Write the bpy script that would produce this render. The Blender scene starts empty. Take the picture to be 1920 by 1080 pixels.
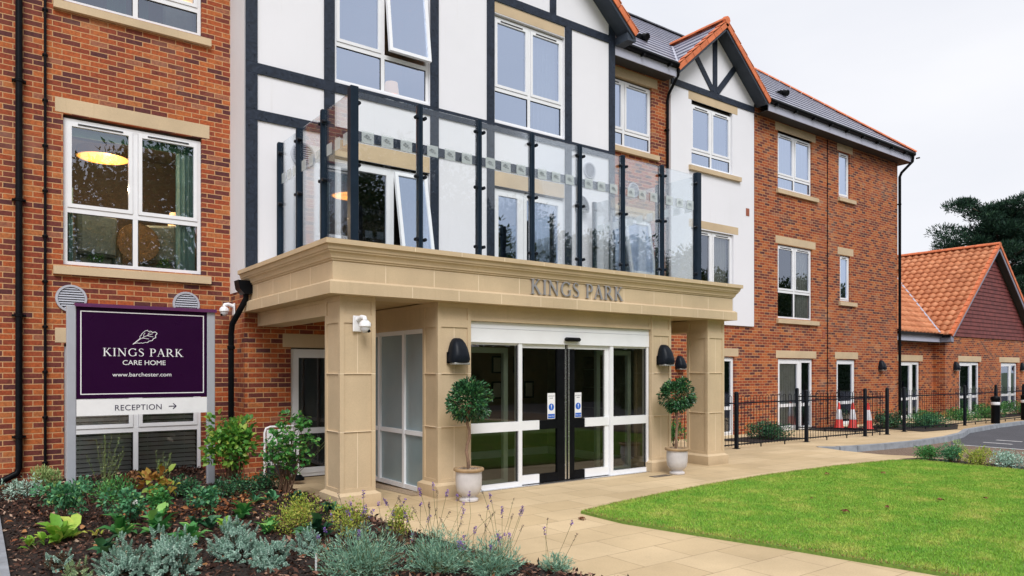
import bpy, bmesh, math, random
import numpy as np
from mathutils import Vector, Matrix, Euler
R = math.radians
scene = bpy.context.scene

# ------------------------------------------------------------------ camera
cam_d = bpy.data.cameras.new('camera')
cam = bpy.data.objects.new('camera', cam_d); scene.collection.objects.link(cam)
cam.location = (0, 0, 1.60)
cam.rotation_euler = (R(90), 0, R(-36.6))
cam_d.sensor_width = 36; cam_d.lens = 25.44; cam_d.shift_y = 0.08125
cam_d.clip_start = 0.05; cam_d.clip_end = 3000
scene.camera = cam

# ------------------------------------------------------------------ overcast sky + weak soft sun
SUN_EL, SUN_AZ = R(48), R(205)          # azimuth of the sun seen from the scene, clockwise from +Y
world = bpy.data.worlds.new('World'); scene.world = world; world.use_nodes = True
wn, wl = world.node_tree.nodes, world.node_tree.links
for n in list(wn): wn.remove(n)
wo = wn.new('ShaderNodeOutputWorld'); bg = wn.new('ShaderNodeBackground')
sky = wn.new('ShaderNodeTexSky'); sky.sky_type = 'NISHITA'; sky.sun_disc = False
sky.sun_elevation = SUN_EL; sky.sun_rotation = SUN_AZ; sky.air_density = 1.0; sky.dust_density = 3.0
tc = wn.new('ShaderNodeTexCoord'); nz = wn.new('ShaderNodeTexNoise'); nz.inputs['Scale'].default_value = 2.2
nz.inputs['Detail'].default_value = 5; nz.inputs['Roughness'].default_value = .45
mp = wn.new('ShaderNodeMapping'); mp.inputs['Scale'].default_value = (1, 1, 3.0)
cr = wn.new('ShaderNodeValToRGB')
cr.color_ramp.elements[0].position = .3; cr.color_ramp.elements[0].color = (8.9, 9.1, 9.75, 1)
cr.color_ramp.elements[1].position = .75; cr.color_ramp.elements[1].color = (10.6, 10.6, 10.9, 1)
mx = wn.new('ShaderNodeMixRGB'); mx.inputs['Fac'].default_value = .93    # closed cloud cover over the sky
wl.new(tc.outputs['Generated'], mp.inputs['Vector']); wl.new(mp.outputs['Vector'], nz.inputs['Vector'])
wl.new(nz.outputs['Fac'], cr.inputs['Fac']); wl.new(sky.outputs['Color'], mx.inputs['Color1'])
wl.new(cr.outputs['Color'], mx.inputs['Color2']); wl.new(mx.outputs['Color'], bg.inputs['Color'])
bg.inputs['Strength'].default_value = .094
wl.new(bg.outputs['Background'], wo.inputs['Surface'])
sun_d = bpy.data.lights.new('sun', 'SUN'); sun_d.energy = 2.5; sun_d.angle = R(30); sun_d.color = (1, .985, .965)
sun = bpy.data.objects.new('sun', sun_d); scene.collection.objects.link(sun)
sd = Vector((math.sin(SUN_AZ)*math.cos(SUN_EL), math.cos(SUN_AZ)*math.cos(SUN_EL), math.sin(SUN_EL)))
sun.rotation_euler = sd.to_track_quat('Z', 'Y').to_euler()
vs = scene.view_settings
vs.view_transform = 'Standard'; vs.look = 'None'; vs.gamma = 1; vs.use_curve_mapping = False; vs.exposure = 0.09
scene.cycles.use_denoising = True
scene.cycles.max_bounces = 8; scene.cycles.transparent_max_bounces = 24; scene.cycles.glossy_bounces = 4
scene.cycles.sample_clamp_indirect = 6

# ------------------------------------------------------------------ materials
MATS = {}
def nt(name):
    m = bpy.data.materials.new(name); m.use_nodes = True
    t = m.node_tree; b = t.nodes['Principled BSDF']; MATS[name] = m
    return m, t, b
def N(t, typ, **kw):
    n = t.nodes.new(typ)
    for k, v in kw.items():
        if k.startswith('i_'): n.inputs[k[2:].replace('_', ' ')].default_value = v
        else: setattr(n, k, v)
    return n
def L(t, a, b): t.links.new(a, b)
def coords(t, kind='Object'):
    return N(t, 'ShaderNodeTexCoord').outputs[kind]
def math_(t, op, a, b=None, clamp=False):
    n = N(t, 'ShaderNodeMath', operation=op); n.use_clamp = clamp
    for i, v in enumerate((a, b)):
        if v is None: continue
        if isinstance(v, (int, float)): n.inputs[i].default_value = v
        else: L(t, v, n.inputs[i])
    return n.outputs[0]
def ramp(t, fac, stops, interp='LINEAR'):
    r = N(t, 'ShaderNodeValToRGB'); r.color_ramp.interpolation = interp
    e = r.color_ramp.elements
    while len(e) < len(stops): e.new(.5)
    for i, (p, c) in enumerate(stops):
        e[i].position = p; e[i].color = (*c, 1)
    L(t, fac, r.inputs['Fac']); return r.outputs['Color']
def noise(t, vec, scale, detail=4, rough=.6, out='Fac'):
    n = N(t, 'ShaderNodeTexNoise'); n.inputs['Scale'].default_value = scale
    n.inputs['Detail'].default_value = detail; n.inputs['Roughness'].default_value = rough
    if vec is not None: L(t, vec, n.inputs['Vector'])
    return n.outputs[out]
def mixc(t, fac, a, b, mode='MIX'):
    n = N(t, 'ShaderNodeMixRGB', blend_type=mode)
    for i, v in zip((0, 1, 2), (fac, a, b)):
        if isinstance(v, (int, float)): n.inputs[i].default_value = v
        elif isinstance(v, tuple): n.inputs[i].default_value = (*v, 1) if len(v) == 3 else v
        else: L(t, v, n.inputs[i])
    return n.outputs[0]
def bump(t, b, h, strength=.3, dist=.01):
    n = N(t, 'ShaderNodeBump'); n.inputs['Strength'].default_value = strength; n.inputs['Distance'].default_value = dist
    L(t, h, n.inputs['Height']); L(t, n.outputs[0], b.inputs['Normal'])
def plain(name, col, rough=.6, var=.12, scale=6, metal=0, bmp=0, spec=.5, coat=0):
    """paint / plastic / metal with slight uneven wear"""
    m, t, b = nt(name); v = coords(t)
    n1 = noise(t, v, scale, 6)
    lo = tuple(c*(1-var) for c in col); hi = tuple(min(1, c*(1+var)) for c in col)
    L(t, ramp(t, n1, [(.3, lo), (.7, hi)]), b.inputs['Base Color'])
    r = N(t, 'ShaderNodeMapRange'); r.inputs[3].default_value = max(.03, rough-.08); r.inputs[4].default_value = min(1, rough+.08)
    L(t, noise(t, v, scale*3, 3), r.inputs[0]); L(t, r.outputs[0], b.inputs['Roughness'])
    b.inputs['Metallic'].default_value = metal; b.inputs['Specular IOR Level'].default_value = spec
    b.inputs['Coat Weight'].default_value = coat
    if bmp: bump(t, b, noise(t, v, scale*12, 4), bmp, .004)
    return m

def brick_mat(name, length=.225, row=.075, pal=None):
    m, t, b = nt(name); v = coords(t)
    s = N(t, 'ShaderNodeSeparateXYZ'); L(t, v, s.inputs[0])
    # slight wobble of the joints
    wob = noise(t, v, 9, 2); wob = math_(t, 'MULTIPLY', math_(t, 'SUBTRACT', wob, .5), .006)
    u = math_(t, 'ADD', s.outputs[0], s.outputs[1]); u = math_(t, 'ADD', u, wob)
    z = math_(t, 'ADD', s.outputs[2], wob); z = math_(t, 'ADD', z, 7.5)
    rz = math_(t, 'DIVIDE', z, row); ri = math_(t, 'FLOOR', rz)
    par = math_(t, 'MODULO', ri, 2)
    # now and then a half brick shifts the bond
    uu = math_(t, 'ADD', math_(t, 'DIVIDE', math_(t, 'ADD', u, 50), length), math_(t, 'MULTIPLY', par, .5))
    ci = math_(t, 'FLOOR', uu)
    fu = math_(t, 'FRACT', uu); fv = math_(t, 'FRACT', rz)
    cb = N(t, 'ShaderNodeCombineXYZ'); L(t, ci, cb.inputs[0]); L(t, ri, cb.inputs[1])
    wn_ = N(t, 'ShaderNodeTexWhiteNoise', noise_dimensions='3D'); L(t, cb.outputs[0], wn_.inputs['Vector'])
    pal = pal or [(0, (.37, .080, .020)), (.18, (.30, .056, .016)), (.36, (.41, .108, .027)), (.48, (.24, .042, .016)),
                  (.60, (.135, .027, .020)), (.72, (.092, .021, .022)), (.80, (.17, .034, .021)), (.91, (.40, .125, .037)), (.96, (.29, .10, .055))]
    bc = ramp(t, wn_.outputs['Value'], pal, 'CONSTANT')
    fine = noise(t, v, 55, 5, .7)
    bc = mixc(t, .85, bc, ramp(t, noise(t, v, 26, 6, .75), [(.3, (.50, .46, .50)), (.7, (1.45, 1.5, 1.4))]), 'MULTIPLY')
    # lime bloom on some patches
    pz = noise(t, v, .9, 5, .6); pm = ramp(t, pz, [(.55, (0, 0, 0)), (.78, (1, 1, 1))])
    pb = N(t, 'ShaderNodeMath', operation='MULTIPLY'); L(t, pm, pb.inputs[0]); L(t, wn_.outputs['Value'], pb.inputs[1])
    bc = mixc(t, math_(t, 'MULTIPLY', pb.outputs[0], .40), bc, (.46, .33, .24))
    jt = .0052/length
    mu = math_(t, 'MINIMUM', fu, math_(t, 'SUBTRACT', 1, fu)); mu = math_(t, 'MULTIPLY', mu, length)
    mv = math_(t, 'MINIMUM', fv, math_(t, 'SUBTRACT', 1, fv)); mv = math_(t, 'MULTIPLY', mv, row)
    dj = math_(t, 'MINIMUM', mu, mv)
    dj = math_(t, 'ADD', dj, math_(t, 'MULTIPLY', math_(t, 'SUBTRACT', noise(t, v, 40, 2), .5), .0045))
    mr = N(t, 'ShaderNodeMapRange', interpolation_type='SMOOTHSTEP'); L(t, dj, mr.inputs[0])
    mr.inputs[1].default_value = .0046; mr.inputs[2].default_value = .0072
    mc = mixc(t, noise(t, v, 12, 4), (.46, .25, .115), (.58, .35, .18))
    L(t, mixc(t, mr.outputs[0], mc, bc), b.inputs['Base Color'])
    b.inputs['Roughness'].default_value = .85
    hh = math_(t, 'ADD', mr.outputs[0], math_(t, 'MULTIPLY', fine, .5))
    bump(t, b, hh, .6, .006)
    return m

def stone_mat(name, col=(.585, .45, .29)):
    m, t, b = nt(name); v = coords(t)
    a = noise(t, v, 1.3, 5); f = noise(t, v, 90, 3)
    c = ramp(t, a, [(.28, tuple(x*.84 for x in col)), (.72, tuple(x*1.08 for x in col))])
    c = mixc(t, .5, c, ramp(t, f, [(.3, (.88, .88, .88)), (.7, (1.1, 1.1, 1.1))]), 'MULTIPLY')
    # faint vertical water staining
    mpn = N(t, 'ShaderNodeMapping'); mpn.inputs['Scale'].default_value = (9, 9, .7); L(t, v, mpn.inputs['Vector'])
    st = ramp(t, noise(t, mpn.outputs[0], 1.6, 4), [(.58, (0, 0, 0)), (.8, (1, 1, 1))])
    c = mixc(t, math_(t, 'MULTIPLY', st, .26), c, (.34, .25, .14))
    sz = N(t, 'ShaderNodeSeparateXYZ'); L(t, v, sz.inputs[0])         # splash dirt on the lowest few centimetres
    sp = N(t, 'ShaderNodeMapRange'); L(t, math_(t, 'ADD', sz.outputs[2], math_(t, 'MULTIPLY', noise(t, v, 7, 4), .12)), sp.inputs[0]); sp.inputs[1].default_value = .04; sp.inputs[2].default_value = .17; sp.inputs[3].default_value = .38; sp.inputs[4].default_value = 0
    c = mixc(t, sp.outputs[0], c, (.22, .16, .09))
    L(t, c, b.inputs['Base Color']); b.inputs['Roughness'].default_value = .8
    bump(t, b, f, .15, .003)
    return m

def render_mat(name, col=(.80, .80, .845)):
    m, t, b = nt(name); v = coords(t)
    a = noise(t, v, .8, 6, .65); f = noise(t, v, 160, 3)
    mpn = N(t, 'ShaderNodeMapping'); mpn.inputs['Scale'].default_value = (14, 14, .6); L(t, v, mpn.inputs['Vector'])
    s = noise(t, mpn.outputs[0], 1, 4)
    c = ramp(t, a, [(.25, tuple(x*.95 for x in col)), (.7, col)])
    c = mixc(t, math_(t, 'MULTIPLY', ramp(t, s, [(.62, (0, 0, 0)), (.85, (1, 1, 1))]), .25), c, (.60, .57, .55))
    L(t, c, b.inputs['Base Color']); b.inputs['Roughness'].default_value = .85
    bump(t, b, f, .25, .003)
    return m

def timber_mat(name, col=(.020, .028, .046)):
    m, t, b = nt(name); v = coords(t)
    w = N(t, 'ShaderNodeTexNoise'); w.inputs['Scale'].default_value = 7; w.inputs['Detail'].default_value = 5
    w.inputs['Distortion'].default_value = 2.2; L(t, v, w.inputs['Vector'])
    L(t, ramp(t, w.outputs['Fac'], [(.35, tuple(x*.7 for x in col)), (.65, tuple(x*1.25 for x in col))]), b.inputs['Base Color'])
    b.inputs['Roughness'].default_value = .55; b.inputs['Specular IOR Level'].default_value = .25
    bump(t, b, w.outputs['Fac'], .5, .01)
    return m

def glass_mat(name, tint=(.80, .86, .86), base=.12, gain=.75, rough=.0, gl=(.93, .96, 1.0)):
    """window glass: mirror-like part that grows at shallow angles, the rest see-through"""
    m = bpy.data.materials.new(name); m.use_nodes = True; t = m.node_tree; MATS[name] = m
    for n in list(t.nodes): t.nodes.remove(n)
    o = N(t, 'ShaderNodeOutputMaterial'); mixn = N(t, 'ShaderNodeMixShader')
    tr = N(t, 'ShaderNodeBsdfTransparent'); tr.inputs['Color'].default_value = (*tint, 1)
    g = N(t, 'ShaderNodeBsdfGlossy'); g.inputs['Roughness'].default_value = rough; g.inputs['Color'].default_value = (*gl, 1)
    fr = N(t, 'ShaderNodeFresnel'); fr.inputs['IOR'].default_value = 1.52
    f = math_(t, 'ADD', math_(t, 'MULTIPLY', fr.outputs[0], gain*2), base, True)
    nb = N(t, 'ShaderNodeBump'); nb.inputs['Strength'].default_value = .035; nb.inputs['Distance'].default_value = .02
    L(t, noise(t, coords(t), 1.3, 1), nb.inputs['Height']); L(t, nb.outputs[0], g.inputs['Normal'])
    L(t, f, mixn.inputs[0]); L(t, tr.outputs[0], mixn.inputs[1]); L(t, g.outputs[0], mixn.inputs[2])
    L(t, mixn.outputs[0], o.inputs['Surface'])
    return m

def leaf_mat(name, stops, rough=.5, trans=.25, spec=.3):
    """foliage: each leaf (mesh island) picks its own colour"""
    m, t, b = nt(name)
    geo = N(t, 'ShaderNodeNewGeometry')
    c = ramp(t, geo.outputs['Random Per Island'], stops)
    v = noise(t, coords(t), 30, 2)
    c = mixc(t, .35, c, ramp(t, v, [(.3, (.75, .75, .75)), (.7, (1.2, 1.2, 1.2))]), 'MULTIPLY')
    L(t, c, b.inputs['Base Color']); b.inputs['Roughness'].default_value = rough
    b.inputs['Specular IOR Level'].default_value = spec
    tn = N(t, 'ShaderNodeBsdfTranslucent'); L(t, c, tn.inputs['Color'])
    mx_ = N(t, 'ShaderNodeMixShader'); mx_.inputs[0].default_value = trans
    L(t, b.outputs[0], mx_.inputs[1]); L(t, tn.outputs[0], mx_.inputs[2])
    L(t, mx_.outputs[0], t.nodes['Material Output'].inputs['Surface'])
    return m

BRICK = brick_mat('brick')
STONE = stone_mat('stone'); JOINT = plain('pale_mortar', (.80, .66, .48), .9)
RENDER = render_mat('render')
TIMBER = timber_mat('timber')
UPVC = plain('white_plastic', (.80, .81, .84), .32, .03, 3)
GASKET = plain('dark_gasket', (.03, .03, .035), .6)
WGLASS = glass_mat('window_glass', (.95, .985, .98), .16, .75, gl=(.76, .84, 1.0))
BLINDG = glass_mat('ground_window_glass', (.97, .99, .98), .05, .55, gl=(.80, .86, 1.0))
SKYG = glass_mat('coated_window_glass', (.82, .88, .92), .50, .90, gl=(.68, .79, 1.0))
DGLASS = glass_mat('door_glass', (.80, .82, .74), .06, .42)
BGLASS = glass_mat('balcony_glass', (.97, .985, .985), .0, .24)
SATIN = plain('satin_glass', (.24, .315, .34), .16, .16, .5, spec=.6)
m, t, b = nt('frosted_film'); b.inputs['Base Color'].default_value = (.66, .73, .75, 1); b.inputs['Roughness'].default_value = .4; b.inputs['Alpha'].default_value = .38; FROSTED = m
FILM = plain('blue_grey_film', (.33, .42, .43), .25, .10, .8)
SLATE = plain('grey_roof_tile', (.31, .315, .39), .30, .14, 4, bmp=.1, spec=.9)
GREYPAINT = plain('grey_fascia_paint', (.42, .43, .52), .45, .05)
DKPAINT = plain('slate_paint', (.045, .058, .082), .5, .1, spec=.25)
SOFFIT = plain('dark_soffit', (.035, .033, .032), .7)
BLACK = plain('black_plastic', (.006, .0065, .008), .35, .3, 8, spec=.08)
BLACKMET = plain('black_metal', (.009, .012, .018), .38, .25, 8, spec=.12)
POSTMET = plain('navy_powder_coat', (.011, .021, .036), .36, .15, 5, spec=.12)
ORANGE = plain('orange_clay', (.62, .16, .055), .6, .22, 7, bmp=.2)
METAL = plain('brushed_metal', (.42, .42, .45), .42, .08, 20, metal=.6)
STEEL = plain('steel', (.6, .6, .62), .25, .05, 9, metal=.9)
WHITE = plain('white_paint', (.82, .82, .84), .4, .04)
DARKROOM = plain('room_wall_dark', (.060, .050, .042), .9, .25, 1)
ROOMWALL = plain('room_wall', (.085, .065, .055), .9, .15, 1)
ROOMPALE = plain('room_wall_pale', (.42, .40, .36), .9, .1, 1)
PALEBLUE = plain('vent_grey', (.43, .44, .50), .45, .05)

# ------------------------------------------------------------------ object helpers
COL = scene.collection
def tag(o, label=None, cat=None, group=None, kind=None):
    if label: o['label'] = label
    if cat: o['category'] = cat
    if group: o['group'] = group
    if kind: o['kind'] = kind
    return o
def empty(name, loc=(0, 0, 0), rz=0):
    o = bpy.data.objects.new(name, None); COL.objects.link(o); o.location = loc; o.rotation_euler = (0, 0, rz)
    o.empty_display_size = .1
    return o
class MB:
    def __init__(s): s.v = []; s.f = []; s.m = []; s.mats = []; s.sm = []
    def mi(s, mat):
        if mat is None: return -1
        if mat not in s.mats: s.mats.append(mat)
        return s.mats.index(mat)
    def face(s, pts, mat=None, smooth=False):
        n = len(s.v); s.v += [tuple(p) for p in pts]; s.f.append(tuple(range(n, n+len(pts)))); s.m.append(s.mi(mat)); s.sm.append(smooth)
    def raw(s, vs_, fs, mat=None, smooth=False):
        n = len(s.v); s.v += [tuple(p) for p in vs_]; k = s.mi(mat)
        for f in fs: s.f.append(tuple(i+n for i in f)); s.m.append(k); s.sm.append(smooth)
    def box(s, x0, x1, y0, y1, z0, z1, mat=None, bev=0):
        x0, x1 = sorted((x0, x1)); y0, y1 = sorted((y0, y1)); z0, z1 = sorted((z0, z1))
        if bev and min(x1-x0, y1-y0, z1-z0) > 2.2*bev:
            # chamfered box through bmesh
            bm = bmesh.new(); bmesh.ops.create_cube(bm, size=1)
            for v_ in bm.verts: v_.co = Vector(((x0+x1)/2+v_.co.x*(x1-x0), (y0+y1)/2+v_.co.y*(y1-y0), (z0+z1)/2+v_.co.z*(z1-z0)))
            bmesh.ops.bevel(bm, geom=bm.edges[:], offset=bev, segments=1, affect='EDGES')
            bm.verts.ensure_lookup_table()
            s.raw([v_.co for v_ in bm.verts], [[v_.index for v_ in f.verts] for f in bm.faces], mat); bm.free(); return
        vs_ = [(x, y, z) for z in (z0, z1) for y in (y0, y1) for x in (x0, x1)]
        s.raw(vs_, [(0, 2, 3, 1), (4, 5, 7, 6), (0, 1, 5, 4), (2, 6, 7, 3), (0, 4, 6, 2), (1, 3, 7, 5)], mat)
    def obox(s, c, ax, ay, az, mat=None):
        c = Vector(c); ax = Vector(ax); ay = Vector(ay); az = Vector(az)
        vs_ = [c+ax*i+ay*j+az*k for k in (-1, 1) for j in (-1, 1) for i in (-1, 1)]
        s.raw(vs_, [(0, 2, 3, 1), (4, 5, 7, 6), (0, 1, 5, 4), (2, 6, 7, 3), (0, 4, 6, 2), (1, 3, 7, 5)], mat)
    def bar(s, a, b, w, h, up=(0, 0, 1), mat=None):
        a = Vector(a); b = Vector(b); d = b-a; u = Vector(up); x = d.cross(u)
        if x.length < 1e-6: x = d.cross(Vector((1, 0, 0)))
        x.normalize(); y = x.cross(d).normalized()
        s.obox((a+b)/2, d/2, x*w/2, y*h/2, mat)
    def prism(s, poly, axis, a, b, mat=None):
        """poly of 2D points extruded along axis ('x': (y,z), 'y': (x,z), 'z': (x,y))"""
        def P(p, t_):
            return (t_, p[0], p[1]) if axis == 'x' else (p[0], t_, p[1]) if axis == 'y' else (p[0], p[1], t_)
        n = len(poly); vs_ = [P(p, a) for p in poly]+[P(p, b) for p in poly]
        fs = [tuple(range(n)), tuple(range(2*n-1, n-1, -1))]+[(i, (i+1) % n, n+(i+1) % n, n+i) for i in range(n)]
        s.raw(vs_, fs, mat)
    def tube(s, pts, r, seg=10, mat=None, cap=True, rr=None):
        pts = [Vector(p) for p in pts]; n = len(pts); rings = []; prev = None
        for i, p in enumerate(pts):
            d = (pts[min(i+1, n-1)]-pts[max(i-1, 0)]).normalized()
            if prev is None:
                x = d.cross(Vector((0, 0, 1)));  x = x if x.length > 1e-3 else Vector((1, 0, 0))
            else: x = prev-d*prev.dot(d)
            x.normalize(); y = d.cross(x); prev = x; q = rr[i] if rr else r
            rings.append([p+(x*math.cos(k*2*math.pi/seg)+y*math.sin(k*2*math.pi/seg))*q for k in range(seg)])
        vs_ = [v_ for rg in rings for v_ in rg]
        fs = [(i*seg+k, i*seg+(k+1) % seg, (i+1)*seg+(k+1) % seg, (i+1)*seg+k) for i in range(n-1) for k in range(seg)]
        if cap: fs += [tuple(range(seg-1, -1, -1)), tuple(range((n-1)*seg, n*seg))]
        s.raw(vs_, fs, mat, True)
    def lathe(s, prof, c, seg=24, mat=None, axis='z'):
        vs_ = []
        for r_, h in prof:
            for k in range(seg):
                a = 2*math.pi*k/seg; p = (r_*math.cos(a), r_*math.sin(a), h)
                if axis == 'y': p = (p[0], p[2], p[1])
                if axis == 'x': p = (p[2], p[0], p[1])
                vs_.append((c[0]+p[0], c[1]+p[1], c[2]+p[2]))
        n = len(prof)
        fs = [(i*seg+k, i*seg+(k+1) % seg, (i+1)*seg+(k+1) % seg, (i+1)*seg+k) for i in range(n-1) for k in range(seg)]
        fs += [tuple(range(seg-1, -1, -1)), tuple(range((n-1)*seg, n*seg))]
        s.raw(vs_, fs, mat, True)
    def build(s, name, mat=None, parent=None, loc=None, fix=True):
        me = bpy.data.meshes.new(name); me.from_pydata(s.v, [], s.f)
        if any(k < 0 for k in s.m): s.mats = [mat]+s.mats; s.m = [k+1 for k in s.m]
        for m_ in s.mats: me.materials.append(m_)
        me.polygons.foreach_set('material_index', s.m); me.polygons.foreach_set('use_smooth', s.sm)
        if fix:
            bm = bmesh.new(); bm.from_mesh(me); bmesh.ops.recalc_face_normals(bm, faces=bm.faces[:]); bm.to_mesh(me); bm.free()
        if any(s.sm): me.set_sharp_from_angle(angle=R(40))
        me.update()
        o = bpy.data.objects.new(name, me); COL.objects.link(o)
        if parent: o.parent = parent
        if loc: o.location = loc
        return o
def np_mesh(name, V, F, mats, parent=None, mi=None, smooth=False):
    V = np.asarray(V, np.float32).reshape(-1, 3); F = np.asarray(F, np.int32)
    k = F.shape[1]; me = bpy.data.meshes.new(name)
    me.vertices.add(len(V)); me.vertices.foreach_set('co', V.ravel())
    me.loops.add(F.size); me.loops.foreach_set('vertex_index', F.ravel())
    me.polygons.add(len(F)); me.polygons.foreach_set('loop_start', np.arange(0, F.size, k, dtype=np.int32))
    me.polygons.foreach_set('loop_total', np.full(len(F), k, np.int32))
    for m_ in (mats if isinstance(mats, (list, tuple)) else [mats]): me.materials.append(m_)
    if mi is not None: me.polygons.foreach_set('material_index', np.asarray(mi, np.int32))
    if smooth: me.polygons.foreach_set('use_smooth', np.ones(len(F), bool))
    me.update(calc_edges=True); me.validate()
    o = bpy.data.objects.new(name, me); COL.objects.link(o)
    if parent: o.parent = parent
    return o
def text_obj(name, body, size, mat, M, parent=None, align='CENTER', spacing=1.0, depth=.0015, sx=1.0):
    cu = bpy.data.curves.new(name, 'FONT'); cu.body = body; cu.size = size; cu.align_x = align
    cu.extrude = depth; cu.space_character = spacing
    o = bpy.data.objects.new('tmp', cu); COL.objects.link(o)
    bpy.context.view_layer.update()
    me = bpy.data.meshes.new_from_object(o.evaluated_get(bpy.context.evaluated_depsgraph_get()))
    bpy.data.objects.remove(o); bpy.data.curves.remove(cu)
    for v_ in me.vertices: v_.co.x *= sx
    me.transform(M); me.materials.clear(); me.materials.append(mat); me.name = name
    ob = bpy.data.objects.new(name, me); COL.objects.link(ob)
    if parent: ob.parent = parent
    return ob
def face_y(x, y, z):          # text plane facing -Y at (x,y,z)
    return Matrix.Translation((x, y, z)) @ Matrix.Rotation(R(90), 4, 'X')
rng = np.random.default_rng(7); random.seed(7)
def unit(a): return a/np.maximum(np.linalg.norm(a, axis=-1, keepdims=True), 1e-9)
def leaf_arrays(P, D, U, Ln, Wd, bend=.15, simple=False):
    """leaves: base P, direction D, up U. returns V,F (quads)"""
    P = np.asarray(P, float); n = len(P); D = unit(np.asarray(D, float)); U = np.asarray(U, float)
    S = unit(np.cross(D, U)); U = unit(np.cross(S, D))
    Ln = np.broadcast_to(np.asarray(Ln, float), (n,))[:, None]; Wd = np.broadcast_to(np.asarray(Wd, float), (n,))[:, None]
    if simple:
        V = np.stack([P, P+D*Ln*.5+S*Wd*.5+U*bend*Ln*.4, P+D*Ln-U*bend*Ln, P+D*Ln*.5-S*Wd*.5+U*bend*Ln*.4], 1)
        F = np.arange(n*4).reshape(n, 4); return V.reshape(-1, 3), F
    m1 = P+D*Ln*.35+U*bend*Ln*.35; m2 = P+D*Ln*.72+U*bend*Ln*.15; tip = P+D*Ln-U*bend*Ln
    up = U*Wd*.16
    V = np.stack([P, m1+S*Wd*.5+up, m2+S*Wd*.42+up, tip, m2-S*Wd*.42+up, m1-S*Wd*.5+up, m1, m2], 1)
    b = np.arange(n)[:, None]*8
    F = np.concatenate([b+np.array([[0, 1, 2, 7]]), b+np.array([[0, 7, 4, 5]]), b+np.array([[7, 2, 3, 4]])], 0)
    return V.reshape(-1, 3), F
def join(parts):
    V = []; F = []; M = []; o = 0
    for v_, f_, m_ in parts:
        V.append(v_); F.append(f_+o); M.append(np.full(len(f_), m_)); o += len(v_)
    return np.concatenate(V), np.concatenate(F), np.concatenate(M)
def rdir(n, up=0.0):
    d = rng.normal(size=(n, 3)); d[:, 2] += up; return unit(d)
def settle(root, loc):
    """root was at the origin while its parts were built in world coordinates; move its origin to the thing's base"""
    root.location = loc
    for c in root.children: c.matrix_parent_inverse = Matrix.Translation(-Vector(loc)) @ c.matrix_parent_inverse
def gz(y):                       # the forecourt falls a little towards the far wall
    t = min(1, max(0, (y-8.2)/3.0)); return -.08*t
# ------------------------------------------------------------------ walls with openings
def wall_y(mb, X0, X1, Z0, Z1, Y, holes, depth=.10, mat=None, rmat=None):
    """wall face at plane Y looking to -Y, holes (x0,x1,z0,z1) get reveals going back"""
    xs = sorted({X0, X1, *[h[0] for h in holes], *[h[1] for h in holes]}); zs = sorted({Z0, Z1, *[h[2] for h in holes], *[h[3] for h in holes]})
    xs = [x for x in xs if X0 <= x <= X1]; zs = [z for z in zs if Z0 <= z <= Z1]
    for i in range(len(xs)-1):
        for j in range(len(zs)-1):
            cx, cz = (xs[i]+xs[i+1])/2, (zs[j]+zs[j+1])/2
            if any(h[0] < cx < h[1] and h[2] < cz < h[3] for h in holes): continue
            mb.face([(xs[i], Y, zs[j]), (xs[i+1], Y, zs[j]), (xs[i+1], Y, zs[j+1]), (xs[i], Y, zs[j+1])], mat)
    for a, b, c, d in holes:
        r = rmat or mat; e = Y+depth
        mb.face([(a, Y, c), (a, e, c), (a, e, d), (a, Y, d)], r); mb.face([(b, Y, c), (b, Y, d), (b, e, d), (b, e, c)], r)
        mb.face([(a, Y, d), (a, e, d), (b, e, d), (b, Y, d)], r); mb.face([(a, Y, c), (b, Y, c), (b, e, c), (a, e, c)], r)
def wall_x(mb, Y0, Y1, Z0, Z1, X, mat=None):
    mb.face([(X, Y0, Z0), (X, Y1, Z0), (X, Y1, Z1), (X, Y0, Z1)], mat)

home = empty('care_home')
tag(home, 'three-storey red brick care home with white half-timbered gables, stone entrance portico and glass balcony', 'building')
W, B, S = 11.80, 11.06, 7.90        # planes: main wall, half-timbered bay, portico columns
ROOMS = MB()
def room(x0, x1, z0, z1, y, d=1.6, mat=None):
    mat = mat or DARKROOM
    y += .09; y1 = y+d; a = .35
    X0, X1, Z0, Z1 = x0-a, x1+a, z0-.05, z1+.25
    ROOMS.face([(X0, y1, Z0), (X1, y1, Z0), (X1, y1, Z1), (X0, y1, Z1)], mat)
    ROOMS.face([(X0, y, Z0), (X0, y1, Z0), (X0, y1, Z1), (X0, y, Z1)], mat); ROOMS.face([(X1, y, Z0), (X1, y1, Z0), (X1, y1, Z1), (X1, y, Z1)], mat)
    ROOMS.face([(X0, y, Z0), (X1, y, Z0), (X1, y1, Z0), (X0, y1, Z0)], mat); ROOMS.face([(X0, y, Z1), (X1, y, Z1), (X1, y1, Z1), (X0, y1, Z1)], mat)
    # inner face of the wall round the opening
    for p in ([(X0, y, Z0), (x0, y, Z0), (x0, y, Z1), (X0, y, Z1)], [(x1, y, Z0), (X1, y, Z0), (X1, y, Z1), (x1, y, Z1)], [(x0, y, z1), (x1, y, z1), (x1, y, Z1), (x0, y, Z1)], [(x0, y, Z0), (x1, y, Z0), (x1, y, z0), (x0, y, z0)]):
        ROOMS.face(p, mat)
def sash_ring(mb, x0, x1, z0, z1, y0, y1, w, mat=None):
    mb.box(x0, x0+w, y0, y1, z0, z1, mat); mb.box(x1-w, x1, y0, y1, z0, z1, mat)
    mb.box(x0+w, x1-w, y0, y1, z1-w, z1, mat); mb.box(x0+w, x1-w, y0, y1, z0, z0+w, mat)
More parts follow.
